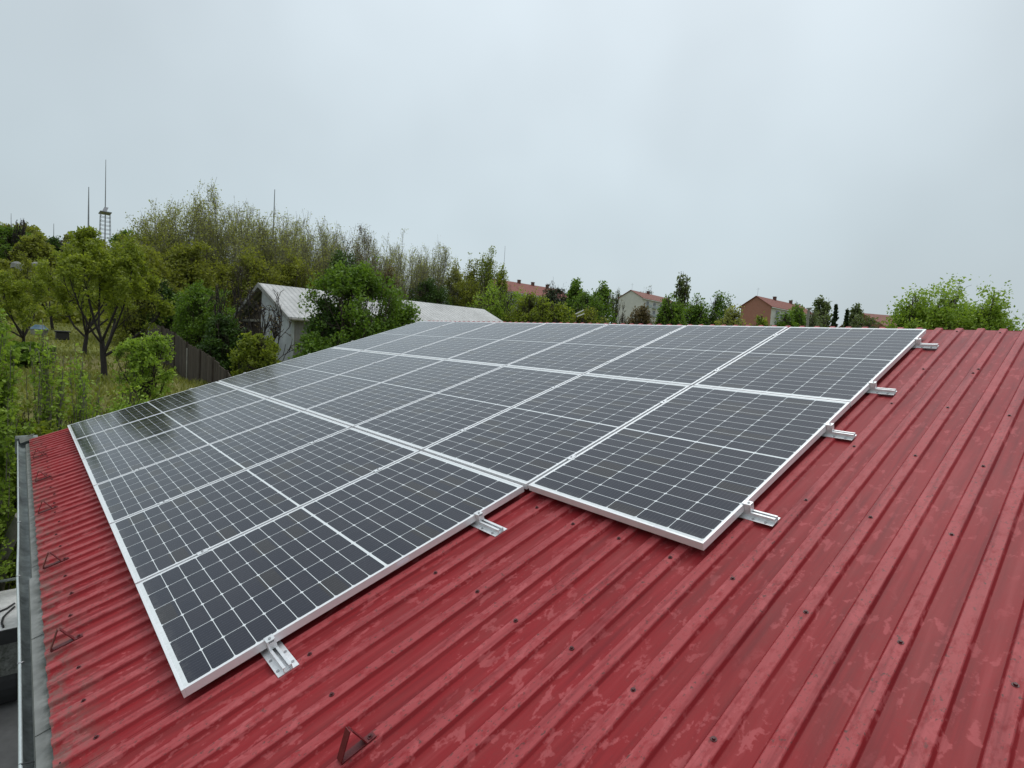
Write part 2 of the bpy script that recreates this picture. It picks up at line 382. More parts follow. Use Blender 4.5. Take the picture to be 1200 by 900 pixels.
LEAF = {
 'spring': leaf_material('leaf_spring', (0.130, 0.175, 0.022), (0.340, 0.390, 0.060), 0.46),
 'olive': leaf_material('leaf_olive', (0.130, 0.150, 0.024), (0.330, 0.350, 0.070), 0.50),
 'green': leaf_material('leaf_green', (0.066, 0.130, 0.019), (0.205, 0.320, 0.046), 0.42),
 'deep': leaf_material('leaf_deep', (0.026, 0.061, 0.012), (0.092, 0.162, 0.030), 0.30),
 'bud': leaf_material('leaf_bud', (0.220, 0.230, 0.070), (0.430, 0.440, 0.170), 0.50),
 'pine': leaf_material('needles', (0.022, 0.041, 0.018), (0.061, 0.093, 0.033), 0.15),
 'brown': leaf_material('bud_brown', (0.099, 0.074, 0.038), (0.208, 0.155, 0.077), 0.25),
 'lime': leaf_material('leaf_lime', (0.154, 0.248, 0.032), (0.383, 0.517, 0.088), 0.42),
 'grass': leaf_material('grass_blades', (0.120, 0.145, 0.028), (0.329, 0.320, 0.088), 0.30),
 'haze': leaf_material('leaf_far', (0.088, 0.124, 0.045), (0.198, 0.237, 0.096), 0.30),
}

# ------------------------------------------------------------------ terrain
CTRL = []
def cp(px, py, r): p = at(px, py, r); CTRL.append((p.x, p.y, p.z))
def cz(px, r, z): p = at(px, horizon(px), r); CTRL.append((p.x, p.y, z))
for a in ((125, 438, 22), (102, 412, 29), (72, 396, 38), (45, 392, 42), (60, 380, 55), (40, 440, 22), (205, 458, 21), (219, 452, 27), (178, 416, 37), (15, 400, 38),
          (0, 318, 110), (60, 322, 120), (130, 322, 120), (0, 275, 170), (40, 284, 180), (90, 290, 180), (150, 292, 190), (-300, 300, 130), (-120, 280, 170)):
    cp(*a)
for a in ((300, 36, -1.6), (360, 30, -2.2), (400, 60, -0.6), (480, 50, -1.4), (500, 90, 2.0), (600, 60, -0.5), (600, 110, 4.0), (740, 45, -0.8), (740, 85, 2.5),
          (886, 45, -1.0), (886, 80, 1.8), (1100, 20, -2.6), (1100, 60, -0.3), (1300, 40, -2.0), (1100, 160, 5), (300, 90, 1.8), (300, 200, 14), (500, 250, 12), (800, 250, 8),
          (1000, 300, 6), (-200, 30, -2.5), (-600, 30, -3.0), (200, 120, 5.0)):
    cz(*a)
for a in ((-1, -3), (-3, 2), (-3, 6), (2, 9), (8, 10), (13, 9), (16, 2), (10, -9), (3, -9), (-2, -8)):
    CTRL.append((a[0], a[1], -2.9))
for k in range(12):
    CTRL.append((900 * math.cos(k * math.pi / 6), 900 * math.sin(k * math.pi / 6), 4.0))
CT_A = np.array(CTRL)
YZ = -3.25
def gz(x, y):
    d2 = (CT_A[:, 0] - x) ** 2 + (CT_A[:, 1] - y) ** 2 + 4.0
    w = 1.0 / d2 ** 1.7
    z = float((w * CT_A[:, 2]).sum() / w.sum())
    # level yard round the building
    dx = max(-2.2 - x, x - 14, 0); dy = max(-9.0 - y, y - 9.0, 0); t = min(1.0, math.hypot(dx, dy) / 4.0); t = t * t * (3 - 2 * t)
    return YZ * (1 - t) + z * t
radii = [0.0] + [1.2 * 1.105 ** k for k in range(68)]
NA = 128
tb = MB()
for r in radii:
    for k in range(NA):
        a = 2 * math.pi * k / NA; x = CAM.x + r * math.cos(a); y = CAM.y + r * math.sin(a)
        tb.v.append((x, y, gz(x, y)))
for i in range(len(radii) - 1):
    for k in range(NA):
        k2 = (k + 1) % NA; tb.f.append((i * NA + k, (i + 1) * NA + k, (i + 1) * NA + k2, i * NA + k2))
tag(tb.build('ground', MAT['ground'], smooth=True), kind='structure')
yb = MB(); yb.quadbox((-1.6, -9.0, YZ - 0.3), (14.0, 9.0, YZ + 0.012))
tag(yb.build('yard', MAT['yard']), kind='structure')

# ------------------------------------------------------------------ the red-roofed building
RP = 0.1327                                    # rib pitch
RIB0 = 7.283                                   # centre of one rib
PAN, TOP = -0.0752, -0.060
X_FAR, X_NEAR = -0.17, 14.0
S_EAVE, S_RIDGE = -0.385, 5.455
bld = empty('red_roofed_building', (0, 0, 0))
tag(bld, 'low outbuilding with a ribbed dark red metal roof carrying the solar panels', 'building')

def sheet_profile(x0, x1, dz):
    pts = [(x0, PAN + dz)]
    k0 = math.ceil((x0 - RIB0 - 0.04) / RP); k1 = math.floor((x1 - RIB0 + 0.04) / RP)
    for k in range(k0, k1 + 1):
        c = RIB0 + k * RP
        for (o, z) in ((-0.0300, PAN), (-0.0282, PAN + 0.0015), (-0.0212, TOP - 0.0015), (-0.0192, TOP), (0.0192, TOP), (0.0212, TOP - 0.0015), (0.0282, PAN + 0.0015), (0.0300, PAN)):
            if x0 < c + o < x1: pts.append((c + o, z + dz))
    pts.append((x1, PAN + dz)); return pts
def make_sheet(x0, x1, dz, seed):
    rng = random.Random(seed); pr = sheet_profile(x0, x1, dz); b = MB(); ns = 40; n = len(pr)
    ph = [rng.random() * 6.28 for _ in range(4)]
    for j in range(ns + 1):
        s = S_EAVE + (S_RIDGE - S_EAVE) * j / ns
        for (x, z) in pr:
            wob = 0.0009 * math.sin(s * 2.1 + ph[0] + x * 3) + 0.0007 * math.sin(s * 5.3 + ph[1] + x * 11)
            b.v.append((x, s, z + wob * (0.4 if z > TOP - 0.004 else 1)))
    for j in range(ns):
        for i in range(n - 1):
            b.f.append((j * n + i, j * n + i + 1, (j + 1) * n + i + 1, (j + 1) * n + i))
    return b
seam0 = RIB0 + RP * 0.58                       # a lap lies in the pan beside this rib
SW = 8 * RP
sheets = []
k_lo = math.floor((X_FAR - seam0) / SW); k_hi = math.ceil((X_NEAR - seam0) / SW)
for k in range(k_lo, k_hi):
    x0 = max(X_FAR, seam0 + k * SW - 0.028); x1 = min(X_NEAR, seam0 + (k + 1) * SW)
    if x1 - x0 < 0.05: continue
    sh = make_sheet(x0, x1, 0.0004 if k % 2 else 0.0019, k + 50).build('roof_sheet', MAT['roof'], bld, matrix=ROOF)
    sol = sh.modifiers.new('thickness', 'SOLIDIFY'); sol.thickness = 0.0006; sol.offset = -1
    sheets.append((x0, x1, sh))
# the other pitch, mirrored about the ridge
RIDGE = W(0, S_RIDGE, TOP)
MIR = Matrix.Translation((0, 2 * RIDGE.y, 0)) @ Matrix.Scale(-1, 4, (0, 1, 0)) @ ROOF
bk = make_sheet(X_FAR, X_NEAR, -0.0006, 5)
bk.v = [tuple(MIR @ Vector(p)) for p in bk.v]; bk.f = [tuple(reversed(f)) for f in bk.f]
b2 = bk.build('rear_roof_sheet', MAT['screw'], bld); b2.data.materials[0] = MAT['roof']
# screws: on every second rib, on the purlin lines
sc = MB()
sc.tube([(0, 0, -0.001), (0, 0, 0.002)], 0.0095, 0.0090, 10); sc.tube([(0, 0, 0.002), (0, 0, 0.0075)], 0.0052, 0.0048, 6)
screw0 = None
rows = (-0.262, 0.388, 1.015, 1.645, 2.345, 2.99, 3.665, 4.33, 5.343)
rng = random.Random(4)
nsc = 0
for s in rows:
    for k in range(-30, 9):
        x = RIB0 + 2 * RP * k
        cover = (x < 6.36 and s > -0.02) or (x < 7.42 and s > 1.70)
        if cover or x > 8.95 or x < 0.2 or nsc >= 100: continue
        sh = [q for q in sheets if q[0] <= x <= q[1]][0][2]
        if screw0 is None: screw0 = sc.build('screw', MAT['screw'], sh); o = screw0
        else: o = screw0.copy(); COL.objects.link(o); o.parent = sh
        o.location = (x + rng.uniform(-0.005, 0.005), s + rng.uniform(-0.02, 0.02), TOP + 0.0012)
        o.rotation_euler = (rng.uniform(-0.05, 0.05), rng.uniform(-0.05, 0.05), rng.random()); nsc += 1
o = screw0.copy(); COL.objects.link(o); o.location = (7.83, 4.41, TOP + 0.0012)
o.parent = [q for q in sheets if q[0] <= 7.83 <= q[1]][0][2]
# walls, gable ends, soffit board
wt = W(0, S_EAVE + 0.12, PAN - 0.03); yw0 = wt.y; yw1 = 2 * RIDGE.y - yw0
rz = W(0, S_RIDGE, PAN - 0.03).z
for x in (X_FAR + 0.10, X_NEAR - 0.25):
    b = MB(); b.prism([(x, yw0, -4.2), (x, yw1, -4.2), (x, yw1, wt.z), (x, RIDGE.y, rz), (x, yw0, wt.z)], (0.15, 0, 0)); b.build('gable_wall', MAT['wallr'], bld)
for y in (yw0, yw1 - 0.15):
    b = MB(); b.quadbox((X_FAR + 0.252, y, -4.2), (X_NEAR - 0.252, y + 0.15, wt.z - 0.004)); b.build('side_wall', MAT['wallr'], bld)
# verge trim at the far gable end
b = MB(); b.prism([W(X_FAR - 0.012, S_EAVE, PAN - 0.09), W(X_FAR - 0.012, S_RIDGE, PAN - 0.09), W(X_FAR - 0.012, S_RIDGE, PAN + 0.008), W(X_FAR - 0.012, S_EAVE, PAN + 0.008)], (0.010, 0, 0))
b.build('verge_trim', MAT['snow'], bld)
# eave flashing (two lengths, lapped) and gutter
e0 = W(0, S_EAVE + 0.06, PAN - 0.010); e1 = W(0, S_EAVE - 0.045, PAN - 0.012)
def flash(x0, x1, dy, dz):
    b = MB(); t = 0.0015
    pr = [(e0.y, e0.z + dz), (e1.y + dy, e1.z + dz), (e1.y + dy - 0.004, e1.z - 0.05 + dz), (e1.y + dy - 0.004 + t, e1.z - 0.05 + dz), (e1.y + dy + t, e1.z - t + dz), (e0.y, e0.z - t + dz)]
    n = 24
    for j in range(n):
        xa = x0 + (x1 - x0) * j / n; xb = x0 + (x1 - x0) * (j + 1) / n
        b.extrude([(y, z + 0.002 * math.sin(xa * 7)) for y, z in pr], xa, xb)
    return b.build('eave_flashing', MAT['flash'], bld)
flash(-0.1, 4.36, 0.006, 0.0); flash(4.36, X_NEAR, -0.006, 0.003)
gl = W(0, -0.495, -0.12)
gut = MB(); NSEG = 10; N = 46
gw, gd = 0.052, 0.046
for j in range(N + 1):
    x = -0.62 + (X_NEAR + 0.1 + 0.62) * j / N
    yc = gl.y + gw + 0.010 * (x - 3.0) / 3.0 * (1 if x < 6 else 0) + (0.010 if x >= 6 else 0) - 0.006 * math.exp(-((x - 4.15) / 0.5) ** 2)
    for i in range(NSEG + 1):
        a = math.pi + math.pi * i / NSEG
        gut.v.append((x, yc + gw * math.cos(a), gl.z + 0.004 * math.sin(1.3 * x) + gd * math.sin(a)))
for j in range(N):
    for i in range(NSEG):
        a = j * (NSEG + 1) + i; gut.f.append((a, a + NSEG + 1, a + NSEG + 2, a + 1))
gutter = gut.build('gutter', MAT['zinc'], bld, smooth=True)
sol = gutter.modifiers.new('thickness', 'SOLIDIFY'); sol.thickness = 0.0012
lip = MB(); lip.tube([(v[0], v[1] - 0.004, v[2] + 0.003) for v in gut.v[0::NSEG + 1]], 0.0065, n=8)
lip.build('gutter_bead', MAT['zinc_lip'], gutter, smooth=True)
def gy(x):
    j = min(range(N + 1), key=lambda q: abs(gut.v[q * (NSEG + 1)][0] - x)); return gut.v[j * (NSEG + 1)]
cap = MB(); cap.prism([gut.v[i] for i in range(NSEG + 1)], (-0.004, 0, 0)); cap.build('gutter_end_cap', MAT['zinc'], gutter)
for x in (0.6, 1.9, 3.0, 4.15, 5.28, 6.25, 7.4, 8.6):
    p = gy(x); b = MB()
    arc = [(x, p[1] + gw + (gw + 0.0035) * math.cos(math.pi + math.pi * i / 10), p[2] + (gd + 0.0035) * math.sin(math.pi + math.pi * i / 10)) for i in range(11)]
    b.tube(arc, 0.0035, n=6); b.tube([(x, p[1] - 0.012, p[2] + 0.0095), (x, p[1] + 0.012, p[2] + 0.0095)], 0.0035, n=6)
    b.build('gutter_bracket', MAT['bolt'], gutter, smooth=True)
# sheet-metal hopper at the far end of the gutter
p = gy(-0.55)
b = MB(); b.quadbox((-0.86, p[1] - 0.03, p[2] - 0.16), (-0.66, p[1] + 0.19, p[2] + 0.035))
b.build('gutter_hopper', MAT['zinc'], gutter, bevel=0.006)
b = MB(); b.prism([(-0.655, p[1] + 0.01, p[2] + 0.030), (-0.40, p[1] + 0.02, p[2] + 0.012), (-0.40, p[1] + 0.13, p[2] + 0.060), (-0.655, p[1] + 0.15, p[2] + 0.085)], (0, 0, 0.003))
b.build('hopper_cover', MAT['flash'], gutter)
b = MB(); b.tube([(-0.76, p[1] + 0.08, p[2] - 0.15), (-0.76, p[1] + 0.12, p[2] - 0.5), (-0.76, yw0 - 0.08, p[2] - 0.9), (-0.76, yw0 - 0.08, -3.2)], 0.045, n=12)
b.build('downpipe', MAT['zinc'], bld, smooth=True)
# tie wire across the gutter near the camera
q0 = W(6.24, S_EAVE + 0.02, TOP + 0.004); p = gy(6.05)
b = MB(); b.tube([q0, (6.16, p[1] + 0.10, p[2] + 0.05), (6.06, p[1] + 0.03, p[2] + 0.018), (6.03, p[1] - 0.008, p[2] + 0.006)], 0.0028, n=6)
b.build('tie_wire', MAT['dark'], gutter)

# ------------------------------------------------------------------ snow guards (bent strip triangles screwed to the ribs)
def make_guard():
    r = empty('snow_guard')
    w = 0.014; t = 0.0035
    def strip(pts):
        b = MB()
        for (a, c) in zip(pts[:-1], pts[1:]):
            a = Vector(a); c = Vector(c); d = (c - a).normalized(); nrm = Vector((0, -d.z, d.y)) * t
            b.prism([(-w, a.y, a.z), (w, a.y, a.z), (w, c.y, c.z), (-w, c.y, c.z)], nrm)
        return b
    strip([(0, 0.0, 0.0), (0, 0.118, 0.0)]).build('base_strip', MAT['snow'], r)
    strip([(0, 0.001, 0.003), (0, 0.052, 0.080)]).build('front_strip', MAT['snow'], r)
    strip([(0, 0.055, 0.076), (0, 0.084, 0.0028)]).build('back_strip', MAT['snow'], r)
    o = screw0.copy(); COL.objects.link(o); o.parent = r; o.location = (0, 0.104, 0.0035); o.rotation_euler = (0, 0, 0); o.name = 'screw'
    return r
g0 = make_guard()
gl_list = [(8, 'dark red snow guard bracket lower in the photo than every other, standing alone below the panel array', 0.282)]
names = ['first from the far end of the gutter', 'second from the far end of the gutter', 'third from the far end of the gutter', 'fourth from the far end of the gutter', 'fifth from the far end of the gutter', 'cut by the bottom edge of the photo']
xs = [RIB0 + RP * q for q in (-46.7, -38.65, -30.6, -22.45, -14.5, -6.4)]
first = True
def put_guard(x, s, label):
    global first
    o = g0 if first else copy_tree(g0); first = False
    o.matrix_world = Matrix.Translation(W(x, s, TOP + 0.003)) @ ROOF
    tag(o, label, 'snow guard', 'snow guards screwed to the red roof')
for i, x in enumerate(xs):
    xr = RIB0 + RP * round((x - RIB0) / RP)
    put_guard(xr, -0.362, 'dark red snow guard along the eave, ' + names[i])
put_guard(RIB0 - 2 * RP, 0.278, 'dark red snow guard on open sheet away from the gutter, below the front panel')

# ------------------------------------------------------------------ solar panels
fr = MB(); H = 0.035
w_, l_, c_ = W_P, L_P, LIP
for lo, hi in (((0, 0, -H), (w_, c_, 0)), ((0, l_ - c_, -H), (w_, l_, 0)), ((0, c_, -H), (c_, l_ - c_, 0)), ((w_ - c_, c_, -H), (w_, l_ - c_, 0))):
    fr.quadbox(lo, hi)
me_fr = None
gm = MB(); gm.poly([(c_, c_, -0.0012), (w_ - c_, c_, -0.0012), (w_ - c_, l_ - c_, -0.0012), (c_, l_ - c_, -0.0012)])
bm_ = MB(); bm_.poly([(c_, c_, -0.006), (c_, l_ - c_, -0.006), (w_ - c_, l_ - c_, -0.006), (w_ - c_, c_, -0.006)])
def make_panel():
    r = empty('solar_panel')
    f = fr.build('frame', MAT['alu'], r, bevel=0.0012)
    g = gm.build('cell_glass', MAT['cells'], r)
    uvl = g.data.uv_layers.new(name='UVMap')
    for li, l in enumerate(g.data.loops):
        co = g.data.vertices[l.vertex_index].co; uvl.data[li].uv = (co.x - c_, co.y - c_)
    bm_.build('backsheet', MAT['frame_white'], r)
    return r
ORD = ['first', 'second', 'third', 'fourth', 'fifth', 'sixth', 'seventh']
p0 = make_panel(); rng = random.Random(11); used = False
for row in range(3):
    n = 6 if row == 0 else 7
    rn = ('lowest row beside the gutter', 'middle row', 'top row along the ridge')[row]
    for c in range(n):
        o = copy_tree(p0) if used else p0; used = True
        J = Matrix.Rotation(rng.uniform(-0.0012, 0.0012), 4, 'X') @ Matrix.Rotation(rng.uniform(-0.0012, 0.0012), 4, 'Y')
        o.matrix_world = Matrix.Translation(W(c * PX, row * PY, rng.uniform(-0.0004, 0.0004))) @ ROOF @ J
        if c == n - 1: lab = 'dark solar panel at the right-hand, nearest end of the ' + rn
        elif c == 0: lab = 'dark solar panel at the far left end of the ' + rn
        else: lab = 'dark solar panel, %s from the far left in the %s' % (ORD[c], rn)
        tag(o, lab, 'solar panel', 'solar panels on the red roof')
        if row == 0 and c == n - 1:
            b = MB(); b.quadbox((w_, 0.90, -0.026), (w_ + 0.0008, 0.965, -0.010)); b.build('sticker', MAT['sticker'], o)
        if row == 1 and c == n - 1:
            b = MB(); b.quadbox((0.80, 0.0015, 0.0), (0.86, 0.009, 0.0006)); b.build('sticker', MAT['sticker'], o)

# ------------------------------------------------------------------ mounting rails with clamps
def rail_mesh(L0, L1, far):
    b = MB(); t = 0.002
    pr = [(-0.040, 0), (0.040, 0), (0.040, t), (0.0165, t), (0.0165, 0.0235), (0.0060, 0.0235), (0.0060, 0.0215), (0.0145, 0.0215), (0.0145, 0.0045), (-0.0145, 0.0045),
          (-0.0145, 0.0215), (-0.0060, 0.0215), (-0.0060, 0.0235), (-0.0165, 0.0235), (-0.0165, t), (-0.040, t)]
    b.extrude(pr, L0, L1); return b
RAIL_S = (0.315, 1.385, 2.105, 3.085, 3.83, 4.885)
nm = ['lowest', 'second lowest', 'third lowest', 'fourth lowest', 'second highest', 'topmost']
for i, s in enumerate(RAIL_S):
    n = 6 if i < 2 else 7
    xe = n * PX - GAP
    ext = 0.175 if i < 2 else 0.135
    ro = empty('mounting_rail', matrix=Matrix.Translation(W(0, s, TOP + 0.0022)) @ ROOF)
    tag(ro, 'silver mounting rail with stub end sticking out right from the panels, %s of six' % nm[i], 'rail', 'aluminium rails holding the panels')
    rail_mesh(-0.06, xe + ext, 0).build('channel', MAT['rail'], ro)
    zt = -TOP - 0.0022                       # panel top in rail space
    for x, sgn in ((xe, 1), (0.0, -1)):
        b = MB()
        xa, xb = (x + 0.002, x + 0.030) if sgn > 0 else (x - 0.030, x - 0.002)
        b.quadbox((xa, -0.016, 0.024), (xb, 0.016, zt - 0.006))
        l0, l1 = (x - 0.009, xb) if sgn > 0 else (xa, x + 0.009)
        b.quadbox((l0, -0.0165, zt + 0.0012), (l1, 0.0165, zt + 0.0042)); 
        b.quadbox((xa, -0.016, zt - 0.0058), (xb, -0.010, zt + 0.0010)); b.quadbox((xa, 0.010, zt - 0.0058), (xb, 0.016, zt + 0.0010))
        ec = b.build('end_clamp', MAT['rail'], ro)
        bb = MB(); bb.tube([((xa + xb) / 2, 0, zt + 0.0043), ((xa + xb) / 2, 0, zt + 0.009)], 0.0055, n=8); bb.build('clamp_bolt', MAT['bolt'], ec)
    mid0 = None
    for c in range(1, n):
        x = c * PX - GAP / 2
        if mid0 is None:
            b = MB(); b.quadbox((-0.018, -0.026, 0.0012), (0.018, 0.026, 0.0040)); b.quadbox((-0.008, -0.026, -0.030), (0.008, 0.026, 0.0010))
            mid0 = b.build('mid_clamp', MAT['rail'], ro); o = mid0
            bb = MB(); bb.tube([(0, 0, 0.0041), (0, 0, 0.009)], 0.0055, n=8); bb.build('clamp_bolt', MAT['bolt'], o)
        else: o = copy_tree(mid0, ro)
        o.location = (x, 0, zt)
    for dx in ((0.045, 0.10) if i >= 2 else (0.06, 0.14)):
        for sy in (-0.029, 0.029):
            b = MB(); b.tube([(xe + dx, sy, 0.0021), (xe + dx, sy, 0.0052)], 0.0062, n=8); b.build('rivet', MAT['bolt'], ro)

# ------------------------------------------------------------------ vegetation
def perp(rng, d):
    while True:
        a = Vector((rng.gauss(0, 1), rng.gauss(0, 1), rng.gauss(0, 1))); a = a - d * a.dot(d)
        if a.length > 0.1: return a.normalized()
def limb(rng, p, d, L, up, wig, n=5):
    pts = [p.copy()]; d = d.copy()
    for i in range(n):
        d = (d + Vector((rng.gauss(0, wig), rng.gauss(0, wig), rng.gauss(0, wig) + up))).normalized()
        p = p + d * (L / n); pts.append(p.copy())
    return pts
def along(pts, t):
    f = t * (len(pts) - 1); i = min(int(f), len(pts) - 2); return pts[i].lerp(pts[i + 1], f - i), (pts[i + 1] - pts[i]).normalized()
KIND = {  # trunk, mains, spread(lo,hi) deg, up, children per limb, child ratio, child angle, twigs per child, twig ratio, bark, leaf mat, leaf size, leaf count, scatter
 'orchard': dict(trunk=0.22, mains=7, sp=(25, 62), up=0.16, n2=7, r2=0.50, a2=42, n3=5, r3=0.42, bark='bark_dark', leaf='spring', ls=0.058, nl=16000, sc=0.085, tr=0.017),
 'budding': dict(trunk=0.05, mains=16, sp=(2, 50), up=0.06, n2=12, r2=0.46, a2=34, n3=6, r3=0.50, bark='bark_grey', leaf='bud', ls=0.075, nl=8500, sc=0.13, tr=0.009),
 'bush': dict(trunk=0.04, mains=19, sp=(4, 78), up=0.04, n2=8, r2=0.52, a2=56, n3=4, r3=0.55, bark='bark', leaf='green', ls=0.075, nl=15000, sc=0.15, tr=0.016),
 'broad': dict(trunk=0.20, mains=16, sp=(4, 80), up=0.05, n2=8, r2=0.52, a2=54, n3=4, r3=0.5, bark='bark', leaf='green', ls=0.085, nl=14000, sc=0.15, tr=0.022),
 'shoots': dict(trunk=0.03, mains=22, sp=(2, 46), up=0.03, n2=6, r2=0.26, a2=30, n3=2, r3=0.4, bark='bark_grey', leaf='lime', ls=0.038, nl=9000, sc=0.040, tr=0.006),
 'bare': dict(trunk=0.10, mains=6, sp=(10, 45), up=0.04, n2=7, r2=0.50, a2=38, n3=5, r3=0.45, bark='bark_dark', leaf='brown', ls=0.05, nl=250, sc=0.05, tr=0.016),
 'oval': dict(trunk=0.45, mains=12, sp=(6, 70), up=0.12, n2=7, r2=0.50, a2=50, n3=4, r3=0.5, bark='bark', leaf='deep', ls=0.10, nl=5000, sc=0.12, tr=0.014),
 'poplar': dict(trunk=0.10, mains=14, sp=(2, 22), up=0.09, n2=9, r2=0.34, a2=34, n3=4, r3=0.5, bark='bark_grey', leaf='olive', ls=0.12, nl=4500, sc=0.12, tr=0.014),
}
def leaf_mesh(name, P, size, mat, parent, seed, up=0.3, stretch=1.7):
    g = np.random.default_rng(seed); n = len(P)
    a = g.normal(size=(n, 3)); a[:, 2] += up * 1.5; a /= np.linalg.norm(a, axis=1)[:, None]
    t = g.normal(size=(n, 3)); t -= a * (a * t).sum(1)[:, None]; t /= np.linalg.norm(t, axis=1)[:, None]
    b = np.cross(a, t); s = size * g.uniform(0.6, 1.35, size=(n, 1))
    fold = a * s * 0.22
    V = np.empty((n, 4, 3))
    V[:, 0] = P - t * s * stretch * 0.5; V[:, 1] = P + b * s * 0.5 - fold; V[:, 2] = P + t * s * stretch * 0.5; V[:, 3] = P - b * s * 0.5 - fold
    me = bpy.data.meshes.new(name); me.vertices.add(n * 4); me.vertices.foreach_set('co', V.reshape(-1))
    me.loops.add(n * 4); me.loops.foreach_set('vertex_index', np.arange(n * 4, dtype=np.int32))
    me.polygons.add(n); me.polygons.foreach_set('loop_start', np.arange(0, n * 4, 4, dtype=np.int32))
    me.update(calc_edges=True); me.materials.append(mat)
    o = bpy.data.objects.new(name, me); COL.objects.link(o)
    if parent: o.parent = parent
    return o
def skeleton(kind, h, w, seed, lean=0.0):
    K = KIND[kind]; rng = random.Random(seed)
    lines = []                                # (pts, r0, r1, sides, level)
    th = K['trunk']
    tr = limb(rng, Vector((0, 0, 0)), Vector((lean, 0, 1)).normalized(), th, 0.05, 0.06, 3)
    top = tr[-1]
    lines.append((tr, K['tr'] * 1.15, K['tr'] * 0.85, 8, 0))
    for m in range(K['mains']):
        az = 2 * math.pi * (m + rng.uniform(-0.3, 0.3)) / K['mains'] * 2.4
        q = (m + rng.random()) / K['mains']; sp_ = math.radians(K['sp'][0] + (K['sp'][1] - K['sp'][0]) * q)
        d = Vector((math.sin(sp_) * math.cos(az) + lean, math.sin(sp_) * math.sin(az), math.cos(sp_))).normalized()
        s0 = along(tr, rng.uniform(0.55, 1.0))[0] if th > 0.05 else Vector((rng.gauss(0, 0.05), rng.gauss(0, 0.05), 0))
        L = (1 - th) * rng.uniform(0.72, 1.08)
        L1 = limb(rng, s0, d, L, K['up'], 0.10, 6); r = K['tr'] * rng.uniform(0.45, 0.65)
        lines.append((L1, r, r * 0.18, 5, 1))
        for k in range(K['n2']):
            t = rng.uniform(0.22, 0.97); p, dd = along(L1, t)
            a2 = math.radians(K['a2'] * rng.uniform(0.6, 1.35)); d2 = (dd * math.cos(a2) + perp(rng, dd) * math.sin(a2))
            L2 = limb(rng, p, d2, L * K['r2'] * rng.uniform(0.55, 1.1) * (1.15 - 0.6 * t), K['up'], 0.12, 4); r2 = r * 0.42 * (1.1 - 0.7 * t)
            lines.append((L2, r2, r2 * 0.3, 4, 2))
            for j in range(K['n3']):
                t3 = rng.uniform(0.25, 1.0); p3, d3 = along(L2, t3)
                a3 = math.radians(K['a2'] * rng.uniform(0.6, 1.4)); d33 = (d3 * math.cos(a3) + perp(rng, d3) * math.sin(a3))
                L3 = limb(rng, p3, d33, L * K['r2'] * K['r3'] * rng.uniform(0.4, 1.0), K['up'], 0.14, 2); lines.append((L3, r2 * 0.4, r2 * 0.2, 3, 3))
    pts = [p for l in lines if l[4] >= 2 for p in l[0]]
    q_, soft, lim = {'budding': (0.955, 0.90, 0.34), 'shoots': (0.95, 0.9, 0.2), 'bare': (0.95, 0.85, 0.2), 'poplar': (0.93, 0.82, 0.2)}.get(kind, (0.90, 0.70, 0.34))
    zt = sorted(p.z for p in pts)[int(len(pts) * q_)]
    rx = sorted(math.hypot(p.x, p.y) for p in pts)[int(len(pts) * q_)]
    sx = w * 0.5 / rx; sz = h / zt; zc = 0.45 * h
    ph = [rng.random() * 6.28 for _ in range(4)]
    def shape(p):
        p = Vector((p.x * sx, p.y * sx, p.z * sz)); az = math.atan2(p.y, p.x)
        lob = 0.94 + 0.13 * math.sin(2 * az + ph[0] + 4 * p.z / h) + 0.10 * math.sin(3 * az + ph[1] - 7 * p.z / h) + 0.07 * math.sin(7 * az + ph[2] + 9 * p.z / h)
        r_ = math.hypot(p.x, p.y) / (w * 0.5); z_ = max(0.0, (p.z - zc) / (h - zc)); rho = math.sqrt(r_ * r_ + z_ * z_) / lob
        if rho > soft:
            f = (soft + lim * (1 - math.exp(-(rho - soft) / lim))) / rho
            p.x *= f; p.y *= f
            if p.z > zc: p.z = zc + (p.z - zc) * f
        return p
    out = [([shape(p) for p in l[0]], l[1] * h, l[2] * h, l[3], l[4]) for l in lines]
    zs = sorted(p.z for l in out for p in l[0]); kz = h / max(zs[int(len(zs) * 0.997)], 0.3 * h)
    for l in out:
        for p in l[0]: p.z *= kz
    return out
